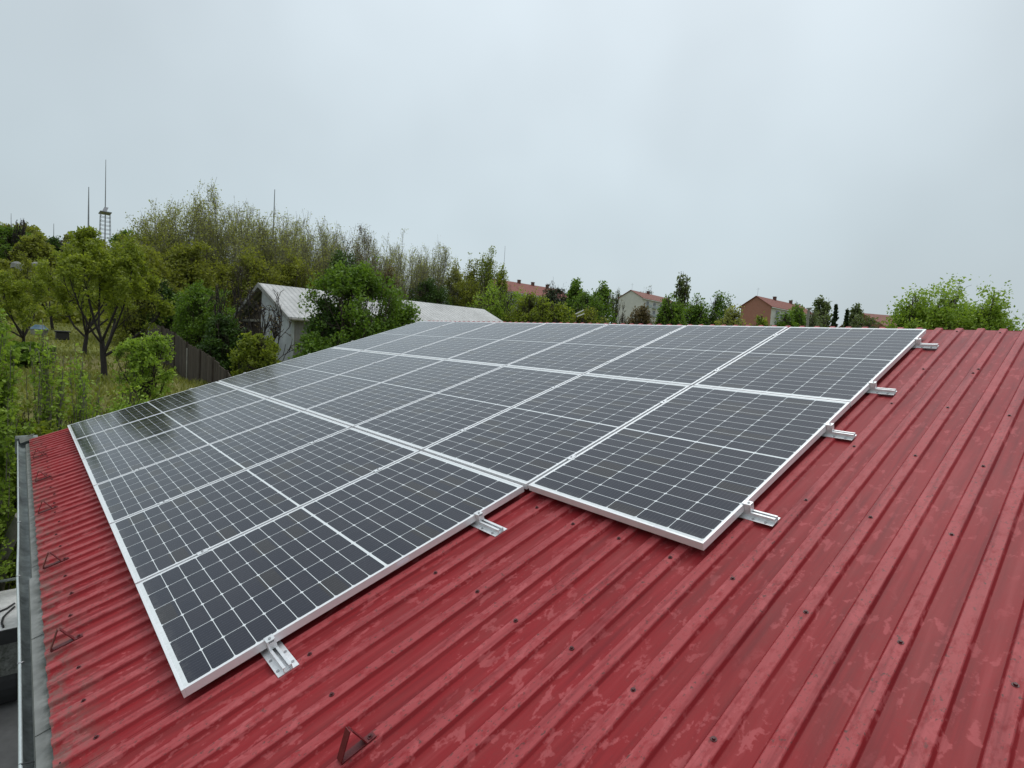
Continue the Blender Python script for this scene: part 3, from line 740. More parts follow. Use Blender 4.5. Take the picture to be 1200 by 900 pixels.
def plant(name, kind, loc, h, w, seed, label, cat, group=None, leaf=None, ls=1.0, nl=1.0, lean=0.0, rmin=0.004, low=0.0, twig=True):
    K = KIND[kind]; rng = random.Random(seed + 7)
    r = empty(name, loc, rng.uniform(0, 6.28) if not lean else 0.0)
    tag(r, label, cat, group)
    sk = skeleton(kind, h, w, seed, lean)
    b = MB()
    for (pts, r0, r1, n, lv) in sk:
        if lv == 3 and not twig: continue
        b.tube(pts, max(r0, rmin), max(r1, rmin * 0.8), n, cap=False)
    b.build('trunk', MAT[K['bark']], r, smooth=True)
    cand = [l for l in sk if l[4] >= 2] + [l for l in sk if l[4] == 1]
    wts = [sum((q - p).length for p, q in zip(l[0][:-1], l[0][1:])) * (1.0 if l[4] >= 2 else 0.35) for l in cand]
    N = int(K['nl'] * nl); sc_ = K['sc'] * min(1.6, h / 4.0) if kind != 'shoots' else K['sc']
    P = []
    fq = 2.6 / max(0.6, min(h, w)) * 1.3; off = Vector((seed * 3.7, seed * 1.3, 0)); thr = {'budding': -0.6, 'shoots': -1, 'bare': -1, 'poplar': -0.3}.get(kind, -0.12)
    for l in rng.choices(cand, wts, k=int(N * 1.35)):
        t = rng.uniform(0.15 if l[4] >= 2 else 0.4, 1.0); p, d = along(l[0], t)
        q = p + Vector([max(-1.4, min(1.4, rng.gauss(0, 1))) * sc_ * k_ for k_ in (1, 1, 0.8)])
        if mnoise.noise(q * fq + off) + 0.5 * mnoise.noise(q * fq * 2.3 + off) < thr + rng.uniform(-0.12, 0.12): continue
        if q.z < low * h: q.z = low * h + abs(rng.gauss(0, 0.1))
        P.append(q)
    leaf_mesh('crown', np.array([tuple(p) for p in P]), K['ls'] * ls, LEAF[leaf or K['leaf']], r, seed)
    return r
def conifer(loc, h, w, seed, label, group=None, leaf='pine'):
    rng = random.Random(seed); r = empty('conifer', loc, rng.random() * 6); tag(r, label, 'tree', group)
    b = MB(); b.tube([(0, 0, 0), (0.02 * h * rng.gauss(0, 1), 0, h * 0.5), (0, 0, h * 0.98)], 0.022 * h, 0.004 * h, 7)
    P = []
    z = 0.10
    while z < 0.98:
        for k in range(7):
            a = rng.random() * 6.28; L = w * 0.5 * (1 - z) ** 0.75 * rng.uniform(0.55, 1.1)
            q = Vector((math.cos(a) * L, math.sin(a) * L, z * h - 0.12 * L + 0.05 * h))
            b.tube([(0, 0, z * h), q], 0.006 * h * (1 - z) + 0.004, 0.004, 3, cap=False)
            for i in range(26):
                t = rng.uniform(0.2, 1.05); s = 0.05 * w * (1.2 - z)
                P.append((q.x * t + rng.gauss(0, s), q.y * t + rng.gauss(0, s), z * h + (q.z - z * h) * t + rng.gauss(0, s)))
        z += 0.045
    b.build('trunk', MAT['bark_dark'], r)
    leaf_mesh('crown', np.array(P), 0.045 * h ** 0.7, LEAF[leaf], r, seed); return r
SEED = [100]
def veg(name, kind, px, r, top, wpx, label, cat='tree', group=None, base=None, **kw):
    """photo column, range, photo row of the crown top, crown width in photo pixels"""
    SEED[0] += 1
    p = at(px, top, r); z0 = gz(p.x, p.y) - 0.05 if base is None else base
    d = ray(px, top); depth = r / math.hypot(d.x, d.y) * d.dot(c_f)
    h = p.z - z0; w = wpx * depth / FPX
    if kind == 'conifer': return conifer((p.x, p.y, z0), h, w, SEED[0], label, group, **kw)
    return plant(name, kind, (p.x, p.y, z0), h, w, SEED[0], label, cat, group, **kw)

# orchard on the left
G1 = 'fruit trees on the grass left of the roof'
veg('fruit_tree', 'orchard', 124, 22, 272, 140, 'spreading fruit tree with dark forked trunk standing alone on the grass near the fence', group=G1, leaf='spring', nl=1.3)
veg('fruit_tree', 'orchard', 100, 29, 290, 120, 'fruit tree with slim leaning trunk directly behind the forked fruit tree', group=G1, leaf='spring', nl=0.9)
veg('fruit_tree', 'orchard', 28, 33, 318, 95, 'small pale fruit tree at the left photo edge behind the blue tub', group=G1, leaf='spring', nl=0.55)
veg('fruit_tree', 'orchard', 62, 50, 300, 90, 'fruit tree further up the slope behind the black tub and blue tub', group=G1, leaf='olive', nl=0.6, ls=1.3)
G2 = 'leafy shoots beside the far end of the roof'
veg('shrub', 'shoots', -4, 10.0, 392, 60, 'tallest shrub of upright leafy shoots, at the left photo edge above the gutter hopper', 'shrub', G2, nl=0.7)
veg('shrub', 'shoots', 56, 10.8, 392, 44, 'shrub with a few tall rods of small leaves standing in front of the grass', 'shrub', G2, nl=0.22)
veg('shrub', 'shoots', 97, 11.5, 410, 40, 'thin leafy shoots just over the far left corner of the panels', 'shrub', G2, nl=0.22)
veg('shrub', 'shoots', -60, 9.5, 345, 150, 'leafy shrub cut by the left photo edge beside the tallest shoots', 'shrub', G2, nl=1.2)
veg('shrub', 'bush', 26, 10.6, 478, 115, 'dense fresh green bush under the tallest leafy shoots', 'shrub', leaf='spring', nl=1.2, ls=0.62)
veg('shrub', 'bush', 88, 11.6, 482, 100, 'dense fresh green bush touching the far left corner of the panels', 'shrub', leaf='spring', nl=1.2, ls=0.62)
veg('shrub', 'bush', 152, 14.2, 458, 70, 'low green shrub on the grass edge behind the left panels', 'shrub', nl=0.6, ls=0.6, leaf='lime')
veg('young_tree', 'broad', 172, 17.5, 390, 62, 'young bright yellow-green sapling in front of the dark board fence', leaf='lime', nl=0.5, ls=0.6)
def bush_at(x, y, h, w, label, leaf, **kw):
    SEED[0] += 1; return plant('shrub', 'bush', (x, y, gz(x, y) - 0.05), h, w, SEED[0], label, 'shrub', None, leaf=leaf, **kw)
bush_at(-2.0, -2.2, 2.2, 2.0, 'dense dark green bush just beyond the gutter hopper', 'green', nl=1.5, ls=0.75)
bush_at(-4.9, -1.6, 0.8, 2.0, 'dark green bush left of the gutter behind the pale beam', 'green', nl=1.4, ls=0.8)
bush_at(-2.35, -1.05, 0.65, 1.1, 'low bright green plants between the pale beam and the white cart', 'spring', nl=0.5, ls=0.6)
veg('shrub', 'bush', 30, 27, 402, 60, 'low dark rounded shrub on the grass at the left, below the blue tub', 'shrub', nl=0.6, leaf='green')
veg('shrub', 'bush', 240, 34, 336, 80, 'bright green rounded bush behind the dark board fence', 'shrub', leaf='green', nl=1.4)
veg('shrub', 'bush', 195, 40, 332, 60, 'dark green bush behind the far end of the board fence', 'shrub', leaf='deep', nl=1.1)
veg('shrub', 'bush', 262, 27, 372, 55, 'dark low bush in the gap between board fence and shed', 'shrub', leaf='deep', nl=0.9)
veg('shrub', 'bush', 303, 22, 390, 62, 'fresh green bush in front of the white shed wall', 'shrub', leaf='spring', nl=0.9, ls=0.85)
veg('shrub', 'bush', 372, 20, 392, 80, 'olive green bush between the shed wall and the panel edge', 'shrub', leaf='green', nl=1.0)
veg('bare_tree', 'bare', 312, 24, 338, 78, 'leafless dark tree leaning right in front of the shed gable', lean=0.35, ls=0.9, rmin=0.014)
veg('bare_tree', 'bare', 265, 31, 330, 50, 'leafless dark tree beside the open bay of the shed', ls=0.9, rmin=0.013)
veg('large_bush', 'broad', 422, 21, 308, 118, 'large dark green round-headed tree hiding the middle of the shed roof', leaf='green', nl=2.2, ls=0.8, low=0.06)
veg('large_bush', 'bush', 468, 21.5, 346, 62, 'dark green side bush at the foot of the large round-headed tree', 'shrub', leaf='green', nl=1.2, ls=0.9)
veg('large_bush', 'bush', 385, 21, 352, 45, 'dark bush at the left foot of the large round-headed tree', 'shrub', leaf='deep', nl=0.9, ls=0.9)
# budding trees on the skyline
G3 = 'tall budding trees behind the shed'
for (px, r, top, w, lab, lf, n) in (
    (178, 46, 262, 66, 'low leafy budding tree just left of the tallest budding tree', 'olive', 1.9),
    (212, 47, 234, 72, 'wide budding tree with pale twigs left of the tallest one', 'bud', 1.2),
    (262, 47, 216, 66, 'tallest budding tree, two thin leaders sticking up above the rest', 'bud', 1.0),
    (305, 48, 242, 62, 'budding tree right below the red and grey mast tip', 'bud', 1.0),
    (345, 50, 250, 62, 'budding tree right of the mast, above the shed ridge', 'bud', 1.0),
    (378, 52, 258, 56, 'budding tree above the round-headed dark tree', 'bud', 0.8),
    (415, 54, 262, 54, 'thin grey twiggy tree behind the round-headed dark tree', 'brown', 0.7),
    (446, 56, 270, 50, 'grey twiggy tree right of the round-headed dark tree', 'bud', 0.6),
    (480, 58, 276, 52, 'airy budding tree with see-through crown left of the poplars', 'bud', 0.65),
    (512, 60, 284, 50, 'last airy budding tree next to the poplars', 'bud', 0.65),
    (194, 55, 250, 60, 'budding tree in the back row, in the gap left of the wide pale-twigged tree', 'bud', 0.8), (238, 56, 236, 58, 'budding tree in the back row just left of the tallest one', 'bud', 0.8),
    (284, 57, 236, 58, 'budding tree in the back row just right of the tallest one', 'bud', 0.8), (326, 58, 250, 56, 'budding tree in the back row at the foot of the single mast tip', 'bud', 0.7),
    (362, 60, 256, 54, 'budding tree in the back row left above the round-headed dark tree', 'bud', 0.7), (397, 62, 264, 52, 'budding tree in the back row right above the round-headed dark tree', 'bud', 0.6),
    (431, 64, 272, 50, 'pale budding tree in the back row between two grey twiggy trees', 'bud', 0.6), (464, 66, 279, 48, 'pale budding tree in the back row above the bend of the treeline', 'bud', 0.6),
    (497, 68, 285, 46, 'pale budding tree in the back row left of the poplars', 'bud', 0.6)):
    veg('budding_tree', 'budding', px, r, top + 4, w * 1.4, lab, group=G3, leaf=lf, nl=n, rmin=0.010)
G4 = 'scrub below the budding trees'
for (px, r, top, w, lab, lf, n) in (
    (168, 41, 290, 92, 'olive thicket behind the forked fruit tree', 'olive', 1.3), (225, 43, 286, 90, 'olive thicket under the tallest budding tree', 'olive', 1.3),
    (290, 44, 296, 92, 'brownish thicket above the shed roof ridge', 'olive', 1.0), (345, 46, 300, 86, 'mixed olive thicket right behind the shed ridge', 'olive', 1.2),
    (400, 47, 296, 70, 'dark thicket behind the round-headed tree', 'deep', 1.0), (452, 54, 322, 64, 'dark brown thicket above the far part of the white roof', 'brown', 1.1),
    (505, 57, 328, 64, 'dark thicket above the bend of the white roof', 'deep', 1.1), (548, 58, 330, 60, 'olive thicket at the foot of the poplars', 'olive', 1.1)):
    veg('thicket', 'bush', px, r, top, w, lab, 'shrub', G4, leaf=lf, nl=n * 1.1, ls=1.35, twig=True)
# hillside on the far left
hs = np.random.default_rng(5); P = []
for i in range(150):
    px = hs.uniform(-160, 200); r = hs.uniform(65, 165); p = at(px, 300, r); z = gz(p.x, p.y); R_ = hs.uniform(1.2, 2.9)
    n = 260; v = hs.normal(size=(n, 3)); v /= np.linalg.norm(v, axis=1)[:, None]; v *= (hs.uniform(0.25, 1, size=(n, 1))) ** 0.5 * R_; v[:, 2] = np.abs(v[:, 2]) * hs.uniform(0.7, 1.25)
    P.append(v + np.array((p.x, p.y, z)))
so_ = leaf_mesh('hillside_scrub', np.concatenate(P), 0.42, LEAF['olive'], None, 9); tag(so_, kind='stuff')
G5 = 'trees on the far left hill'
for (px, r, top, w, kd, lab, lf) in (
    (12, 120, 264, 50, 'broad', 'rounded green tree on the hill skyline at the left photo edge', 'green'), (64, 125, 280, 22, 'broad', 'small dark tree on the hill skyline beside the thin pole', 'deep'),
    (100, 118, 278, 34, 'broad', 'green tree on the hill skyline below the thin mast', 'green'), (40, 110, 276, 46, 'broad', 'olive tree on the hill skyline above the pale rocks', 'olive'),
    (150, 95, 272, 40, 'broad', 'green tree on the hill skyline right of the lattice mast', 'green'), (125, 90, 300, 60, 'broad', 'olive tree on the hill below the lattice mast', 'olive'),
    (85, 80, 318, 70, 'broad', 'olive tree on the hill behind the fruit trees', 'olive'), (15, 85, 322, 60, 'broad', 'olive tree on the hill at the left edge, below the skyline', 'olive'),
    (80, 112, 274, 26, 'bare', 'leafless twiggy tree on the hill skyline left of the masts', None), (24, 118, 256, 16, 'bare', 'leafless thin tree standing up from the hill skyline', None)):
    veg('hill_tree', kd, px, r, top, w, lab, group=G5, leaf=lf, nl=0.45, ls=2.6, rmin=0.03)
# poplars and the row behind the ridge
veg('poplar', 'poplar', 574, 60, 291, 30, 'tall narrow poplar, highest of the poplar clump', group='poplars right of the white roof', leaf='spring', nl=0.75)
veg('poplar', 'poplar', 553, 61, 303, 30, 'narrow poplar left of the highest poplar', group='poplars right of the white roof', leaf='olive', nl=0.8)
veg('poplar', 'poplar', 588, 62, 312, 22, 'short leafy poplar at the right side of the clump, by the red roof', group='poplars right of the white roof', leaf='spring', nl=1.0)
veg('poplar', 'poplar', 535, 60, 306, 28, 'see-through poplar at the left side of the clump', group='poplars right of the white roof', leaf='bud', nl=0.9)
G6 = 'bushes and trees along the ridge line'
for (px, r, top, w, kd, lab, lf, n) in (
    (590, 48, 334, 66, 'bush', 'yellow-green bush under the poplars', 'lime', 1.3), (622, 46, 346, 50, 'bush', 'green bush below the long red apartment roof', 'spring', 1.1),
    (650, 45, 353, 40, 'bush', 'fresh green bush right of the end of the white roof', 'spring', 1.0), (646, 70, 330, 30, 'bare', 'leafless twiggy tree at the right end of the red apartment roof', None, 1.2),
    (655, 66, 336, 44, 'bush', 'dark brownish evergreen bush beside the red apartment roof', 'pine', 1.4), (676, 62, 331, 34, 'broad', 'green tree with a pointed top between red roof and white house', 'green', 0.9),
    (692, 55, 345, 40, 'bush', 'dark bush left of the twin white bars', 'green', 1.0), (706, 64, 336, 34, 'broad', 'loose tree left of the white house gable', 'green', 0.6),
    (690, 46, 360, 40, 'bush', 'low olive bush behind the twin white bars', 'olive', 0.8), (735, 50, 356, 34, 'bare', 'grey leafless bush in front of the white house gable', None, 2.0),
    (752, 46, 362, 30, 'bush', 'low brown bush below the white house windows', 'brown', 0.9), (784, 47, 352, 24, 'bush', 'dark green bush at the right end of the white house', 'green', 1.0),
    (801, 58, 320, 24, 'oval', 'tall slender tree standing out against the sky right of the white house', 'haze', 0.42), (792, 48, 353, 30, 'bush', 'green bush at the foot of the tall slender tree', 'green', 0.9),
    (818, 50, 350, 34, 'bush', 'rounded dark green bush right of the tall slender tree', 'green', 1.0), (843, 52, 348, 34, 'bush', 'green bush left of the brick house', 'green', 1.0),
    (859, 44, 363, 24, 'bush', 'low blossoming pale green bush in front of the brick gable', 'bud', 0.9), (894, 43, 372, 24, 'bush', 'low yellow-green bush in front of the brick house corner', 'spring', 0.7),
    (922, 44, 370, 26, 'bush', 'low green bush below the brick house balconies', 'green', 0.8), (934, 52, 360, 26, 'bush', 'dark bush at the right end of the brick house', 'green', 0.8),
    (966, 70, 352, 26, 'broad', 'loose grey-green tree right of the brick house', 'haze', 0.7), (1003, 75, 360, 20, 'broad', 'small pale tree left of the low far red roof', 'haze', 0.5),
    (955, 55, 366, 36, 'bush', 'low grey-green bush right of the pale pole', 'haze', 0.8), (1010, 56, 374, 50, 'bush', 'low hedge-like bush in front of the low far red roof', 'haze', 0.8),
    (757, 225, 336, 30, 'broad', 'tree crown showing above the white house roof', 'haze', 0.5), (723, 215, 341, 26, 'broad', 'pale tree just left of the white house ridge', 'haze', 0.6)):
    cat = 'shrub' if kd == 'bush' else 'tree'
    veg('ridge_bush' if kd == 'bush' else 'ridge_tree', kd, px, r, top - 1, w * (1.3 if r < 70 and kd == 'bush' else 1.0), lab, cat, G6, leaf=lf, nl=n * 0.7, ls=1.5 if r < 60 else 2.0, rmin=0.014)
for (px, r, top, w, lab) in ((980, 68, 358, 16, 'dark pointed conifer right of the loose grey-green tree'), (993, 70, 364, 15, 'shorter dark conifer beside the pointed conifer'), (940, 64, 366, 14, 'small dark conifer at the end of the brick house')):
    veg('conifer', 'conifer', px, r, top, w, lab, 'tree', 'conifers beyond the ridge')
G7 = 'bright leafy tree tops beyond the right end of the ridge'
for (px, r, top, w, lab, n) in ((1118, 21, 341, 128, 'bright green leafy tree beyond the ridge, tallest at the right of the panels', 1.0), (1074, 20, 349, 70, 'bright green leafy tree at the top right corner of the panel array', 0.8),
                             (1163, 20, 351, 66, 'sparser bright green tree near the right photo edge', 0.6)):
    veg('leafy_tree', 'broad', px, r, top, w, lab, group=G7, leaf='lime', nl=n * 4.2, ls=0.56)
# meadow grass tufts
gr = np.random.default_rng(21); P = []
for i in range(26000):
    px = gr.uniform(-20, 300); r = 12 + 46 * gr.random() ** 1.3; p = at(px, 420, r); P.append((p.x, p.y, gz(p.x, p.y)))
P = np.array(P); n = len(P); hh = gr.uniform(0.06, 0.22, n); a = gr.uniform(0, 6.28, n); wv = gr.uniform(0.02, 0.05, n)
V = np.empty((n, 3, 3)); V[:, 0] = P - np.c_[np.cos(a) * wv, np.sin(a) * wv, np.zeros(n)]; V[:, 1] = P + np.c_[np.cos(a) * wv, np.sin(a) * wv, np.zeros(n)]
V[:, 2] = P + np.c_[gr.normal(0, 0.07, n), gr.normal(0, 0.07, n), hh]
me = bpy.data.meshes.new('grass'); me.vertices.add(n * 3); me.vertices.foreach_set('co', V.reshape(-1)); me.loops.add(n * 3); me.loops.foreach_set('vertex_index', np.arange(n * 3, dtype=np.int32))
me.polygons.add(n); me.polygons.foreach_set('loop_start', np.arange(0, n * 3, 3, dtype=np.int32)); me.update(calc_edges=True); me.materials.append(LEAF['grass'])
go = bpy.data.objects.new('grass', me); COL.objects.link(go); tag(go, kind='stuff')

# ------------------------------------------------------------------ board fence
fpts = [(172, 36), (190, 33), (205, 30.5), (219, 27.5), (235, 24.5), (250, 22.0), (266, 20.0), (276, 19.2)]
ftop = [379, 383, 391, 402, 411, 421, 436, 452]
fe = empty('board_fence', tuple(at(fpts[3][0], ftop[3], fpts[3][1])))
tag(fe, 'dark weathered board fence curving down past the panels, left of the shed', 'fence')
T3 = [at(p[0], t, p[1]) for p, t in zip(fpts, ftop)]
b = MB(); uvs = []; dist = 0.0; rng = random.Random(3)
org = Vector(fe.location)
bw = 0.16
bd = MB(); uv_b = []
for a, c in zip(T3[:-1], T3[1:]):
    L = (Vector((c.x, c.y, 0)) - Vector((a.x, a.y, 0))).length; n = max(1, int(L / bw)); dxy = Vector((c.x - a.x, c.y - a.y, 0)).normalized(); nr = Vector((-dxy.y, dxy.x, 0))
    for i in range(n):
        p = a.lerp(c, i / n); q = a.lerp(c, (i + 0.94) / n); jz = rng.uniform(-0.05, 0.04); off = nr * rng.uniform(0, 0.012)
        zb = min(gz(p.x, p.y), p.z - 1.4)
        s0 = len(bd.f)
        bd.prism([Vector((p.x, p.y, zb)) + off - org, Vector((q.x, q.y, zb)) + off - org, Vector((q.x, q.y, q.z + jz)) + off - org, Vector((p.x, p.y, p.z + jz)) + off - org], nr * 0.022)
        uv_b.append((s0, len(bd.f), rng.random() * 40, rng.random() * 9))
fo = bd.build('boards', MAT['fence'], fe)
uvl = fo.data.uv_layers.new(name='UVMap'); fb = fo.data
for (s0, s1, u0, v0) in uv_b:
    for fi in range(s0, s1):
        for li in fb.polygons[fi].loop_indices:
            co = fb.vertices[fb.loops[li].vertex_index].co; uvl.data[li].uv = (round(u0 / 0.14) * 0.14 + 0.05, co.z + v0)
for k in range(0, len(T3)):
    p = T3[k] - org; b = MB(); b.tube([(p.x, p.y, gz(T3[k].x, T3[k].y) - org.z - 0.2), (p.x, p.y, p.z + 0.06)], 0.05, n=8); b.build('post', MAT['bark'], fe)
# loose garden stakes in front of it
def stake(px, r, top, bot, label, mat, rad=0.025):
    p = at(px, top, r); q = at(px - 0.5, bot, r); b = MB(); b.tube([q, p], rad, n=8); o = b.build('garden_stake', MAT[mat], None); tag(o, label, 'stake', 'stakes near the fence')
stake(219, 25.5, 408, 452, 'thin pale stake in front of the middle of the board fence', 'pipe'); stake(174.5, 33, 379, 395, 'short grey stake at the far left end of the board fence', 'mast')

# ------------------------------------------------------------------ long white shed (its ridge runs away up the slope direction)
sh = empty('white_shed', (0, 0, 0)); tag(sh, 'long white shed with a corrugated white roof and an open dark gable bay', 'shed')
A = at(303, 333, 30.5); ridge_z = A.z
# far end of the ridge: where the ray of its pixel reaches the same height band
d2 = ray(567, 365); tt = (A.x - CAM.x) / d2.x if abs(d2.x) > 1e-6 else 40; 
Bx = A.x; By = CAM.y + d2.y * tt; 
if not (A.y + 6 < By < A.y + 40): By = A.y + 17
d3 = ray(608, 377); hw = 4.0; eave_z = ridge_z - 1.55
gzs = gz(A.x, A.y) - 1.5
x0, x1, xm = A.x - hw, A.x + hw, A.x
b = MB()
rt = 0.06
b.prism([(xm, A.y, ridge_z), (x1 + 0.3, A.y, eave_z - 0.12), (x1 + 0.3, By, eave_z - 0.12), (xm, By, ridge_z)], (0, 0, rt)); b.build('roof', MAT['white_roof'], sh)
b = MB(); b.prism([(x0 - 0.3, A.y, eave_z - 0.12), (xm - 0.004, A.y, ridge_z), (xm - 0.004, By, ridge_z), (x0 - 0.3, By, eave_z - 0.12)], (0, 0, rt)); b.build('roof', MAT['white_roof'], sh)
yg = A.y + 0.25
b = MB(); b.prism([(xm - 0.25, yg, gzs), (x1, yg, gzs), (x1, yg, eave_z - 0.06), (xm, yg, ridge_z - 0.06), (xm - 0.25, yg, ridge_z - 0.16)], (0, 0.12, 0)); b.build('gable_wall', MAT['white_wall'], sh)
b = MB(); b.quadbox((x1 - 0.12, yg + 0.122, gzs), (x1, By - 0.3, eave_z - 0.04)); b.build('side_wall', MAT['shed_grey'], sh)
b = MB(); b.quadbox((x0, yg + 0.122, gzs), (x0 + 0.12, By - 0.3, eave_z - 0.04)); b.build('side_wall', MAT['shed_boards'], sh)
b = MB(); b.prism([(x0, By - 0.3, gzs), (x1, By - 0.3, gzs), (x1, By - 0.3, eave_z - 0.06), (xm, By - 0.3, ridge_z - 0.06), (x0, By - 0.3, eave_z - 0.06)], (0, 0.12, 0)); b.build('rear_wall', MAT['white_wall'], sh)
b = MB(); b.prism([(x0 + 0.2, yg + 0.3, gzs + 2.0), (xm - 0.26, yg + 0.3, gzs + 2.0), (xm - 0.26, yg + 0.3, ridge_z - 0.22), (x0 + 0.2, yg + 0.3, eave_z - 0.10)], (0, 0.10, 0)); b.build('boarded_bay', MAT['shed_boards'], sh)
b = MB(); b.quadbox((x0, yg + 0.02, eave_z - 0.30), (xm - 0.252, yg + 0.12, eave_z - 0.18)); b.build('tie_beam', MAT['pipe'], sh)
for fx in (x0 + 0.05, x0 + 1.9): b = MB(); b.quadbox((fx, yg, gzs), (fx + 0.14, yg + 0.12, eave_z - 0.302)); b.build('post', MAT['bark'], sh)
b = MB()
for sg in (-1, 1):
    xe = xm + sg * (hw + 0.3)
    b.prism([(xm, A.y - 0.005, ridge_z - 0.14), (xe, A.y - 0.005, eave_z - 0.26), (xe, A.y - 0.005, eave_z - 0.06), (xm, A.y - 0.005, ridge_z + 0.08)], (0, -0.03, 0))
b.build('barge_board', MAT['stone'], sh)
b = MB(); b.tube([(x1 + 0.36, A.y, eave_z - 0.16), (x1 + 0.36, By, eave_z - 0.16)], 0.06, n=8); b.build('gutter', MAT['pipe'], sh)

# ------------------------------------------------------------------ houses beyond the ridge
def house(name, label, pr, r, Lw, width, hgt, ang, wallm, roofm, gablem, nwin=4, chim=(0.35, 0.75), floors=2, roofh=1.9):
    """pr = photo pixel of the near ridge end, ang = heading of the ridge, seen from the near gable"""
    A = at(pr[0], pr[1], r); e = empty(name, (A.x, A.y, A.z - hgt), ang); tag(e, label, 'house')
    H_ = hgt; ez = H_ - roofh; hw = width / 2; b = MB(); gm_ = MAT[gablem]
    def uvbox(o):
        uvl = o.data.uv_layers.new(name='UVMap'); me = o.data
        for p in me.polygons:
            for li in p.loop_indices:
                c = me.vertices[me.loops[li].vertex_index].co
                uvl.data[li].uv = (c.y if abs(p.normal.x) > 0.7 else c.x, c.z)
        return o
    for x in (0.4, Lw - 0.4 - 0.3):
        b = MB(); b.prism([(x, -hw, -6), (x, hw, -6), (x, hw, ez), (x, 0, H_ - 0.08), (x, -hw, ez)], (0.3, 0, 0)); uvbox(b.build('gable_wall', gm_, e))
    for y in (-hw, hw - 0.3):
        b = MB(); b.quadbox((0.702, y, -6), (Lw - 0.702, y + 0.3, ez - 0.05)); uvbox(b.build('wall', MAT[wallm], e))
    rf = None
    for sg in (-1, 1):
        b = MB(); oy = hw + 0.5; oz = ez - 0.5 * roofh / hw
        b.prism([(0, 0, H_), (Lw, 0, H_), (Lw, sg * oy, oz), (0, sg * oy, oz)], (0, 0, 0.14)); o = b.build('roof', MAT[roofm], e); rf = rf or o
        b = MB(); b.quadbox((0.02, sg * oy - 0.08, oz - 0.17), (Lw - 0.02, sg * oy + 0.08, oz - 0.006)); b.build('eave_board', MAT['frame_white'], e)
    for t in chim:
        b = MB(); b.quadbox((Lw * t, -0.45, H_ - 0.4), (Lw * t + 0.8, 0.25, H_ + 0.85)); b.quadbox((Lw * t - 0.08, -0.53, H_ + 0.853), (Lw * t + 0.88, 0.33, H_ + 0.97)); b.build('chimney', MAT['chimney'], rf)
    if chim: b = MB(); b.tube([(0.8, 0, H_), (0.8, 0, H_ + 2.4)], 0.03, n=5); b.tube([(0.8, -0.5, H_ + 2.0), (0.8, 0.5, H_ + 2.0)], 0.015, n=4); b.build('aerial', MAT['mast'], rf) if chim else None
    for sg in (-1, 1):
        yw = sg * hw
        for fl in range(floors):
            zc = ez - 0.75 - 2.8 * fl
            for k in range(nwin):
                x = 1.6 + (Lw - 3.2) * (k + 0.5) / nwin; ww = 0.95
                y0_, y1_ = (yw - 0.06, yw - 0.002) if sg < 0 else (yw + 0.002, yw + 0.06)
                b = MB(); z0 = zc - 1.45
                for lo, hi in (((x - ww, y0_, z0), (x - ww + 0.12, y1_, zc)), ((x + ww - 0.12, y0_, z0), (x + ww, y1_, zc)), ((x - ww + 0.12, y0_, z0), (x + ww - 0.12, y1_, z0 + 0.12)), ((x - ww + 0.12, y0_, zc - 0.12), (x + ww - 0.12, y1_, zc)), ((x - 0.05, y0_, z0 + 0.12), (x + 0.05, y1_, zc - 0.12))):
                    b.quadbox(lo, hi)
                wf = b.build('window', MAT['frame_white'], e)
                b = MB(); b.quadbox((x - ww + 0.12, (y0_ + y1_) / 2 - 0.012, z0 + 0.12), (x + ww - 0.12, (y0_ + y1_) / 2 + 0.012, zc - 0.12)); b.build('pane', MAT['glass_dark'], wf)
                if k % 2 == 0 or wallm == 'house_white':
                    q0, q1 = (yw - 1.1, yw - 0.07) if sg < 0 else (yw + 0.07, yw + 1.1)
                    b = MB(); b.quadbox((x - 1.3, q0, z0 - 0.75), (x + 1.3, q1, z0 - 0.62))
                    yy = q0 if sg < 0 else q1 - 0.06
                    b.quadbox((x - 1.3, yy, z0 - 0.618), (x + 1.3, yy + 0.06, z0 + 0.22)); b.build('balcony', MAT['balcony'], e)
    return e
cf_h = Vector((c_f.x, c_f.y, 0)).normalized(); cr_h = Vector((c_r.x, c_r.y, 0)).normalized()
def heading(right, away): v = cr_h * right + cf_h * away; return math.atan2(v.y, v.x)
house('white_house', 'pale two-storey house with brown tiled roof, its plain gable facing left', (739, 340), 190, 27, 9.0, 8.6, heading(0.67, 0.74), 'house_white', 'tile_brown', 'house_white', 5, (0.42,), roofh=2.5)
house('brick_house', 'red brick house with two dark chimneys and white balconies under the eave', (886, 347), 165, 29, 8.4, 8.6, heading(0.766, 0.643), 'house_white', 'tile_red', 'brick', 5, (0.36, 0.72), roofh=2.7)
house('apartment_block', 'long low apartment block with red tiled roof showing behind the poplars', (566, 325), 155, 31, 11.0, 10.5, heading(0.75, 0.66), 'house_white', 'tile_red', 'house_white', 8, (0.42, 0.60, 0.80), roofh=3.3)
house('far_house', 'low far house of which only the red roof shows left of the bright tree', (1010, 368), 85, 9, 8.0, 6.0, heading(0.98, 0.2), 'house_white', 'tile_brown', 'brick', 3, (), roofh=1.9)

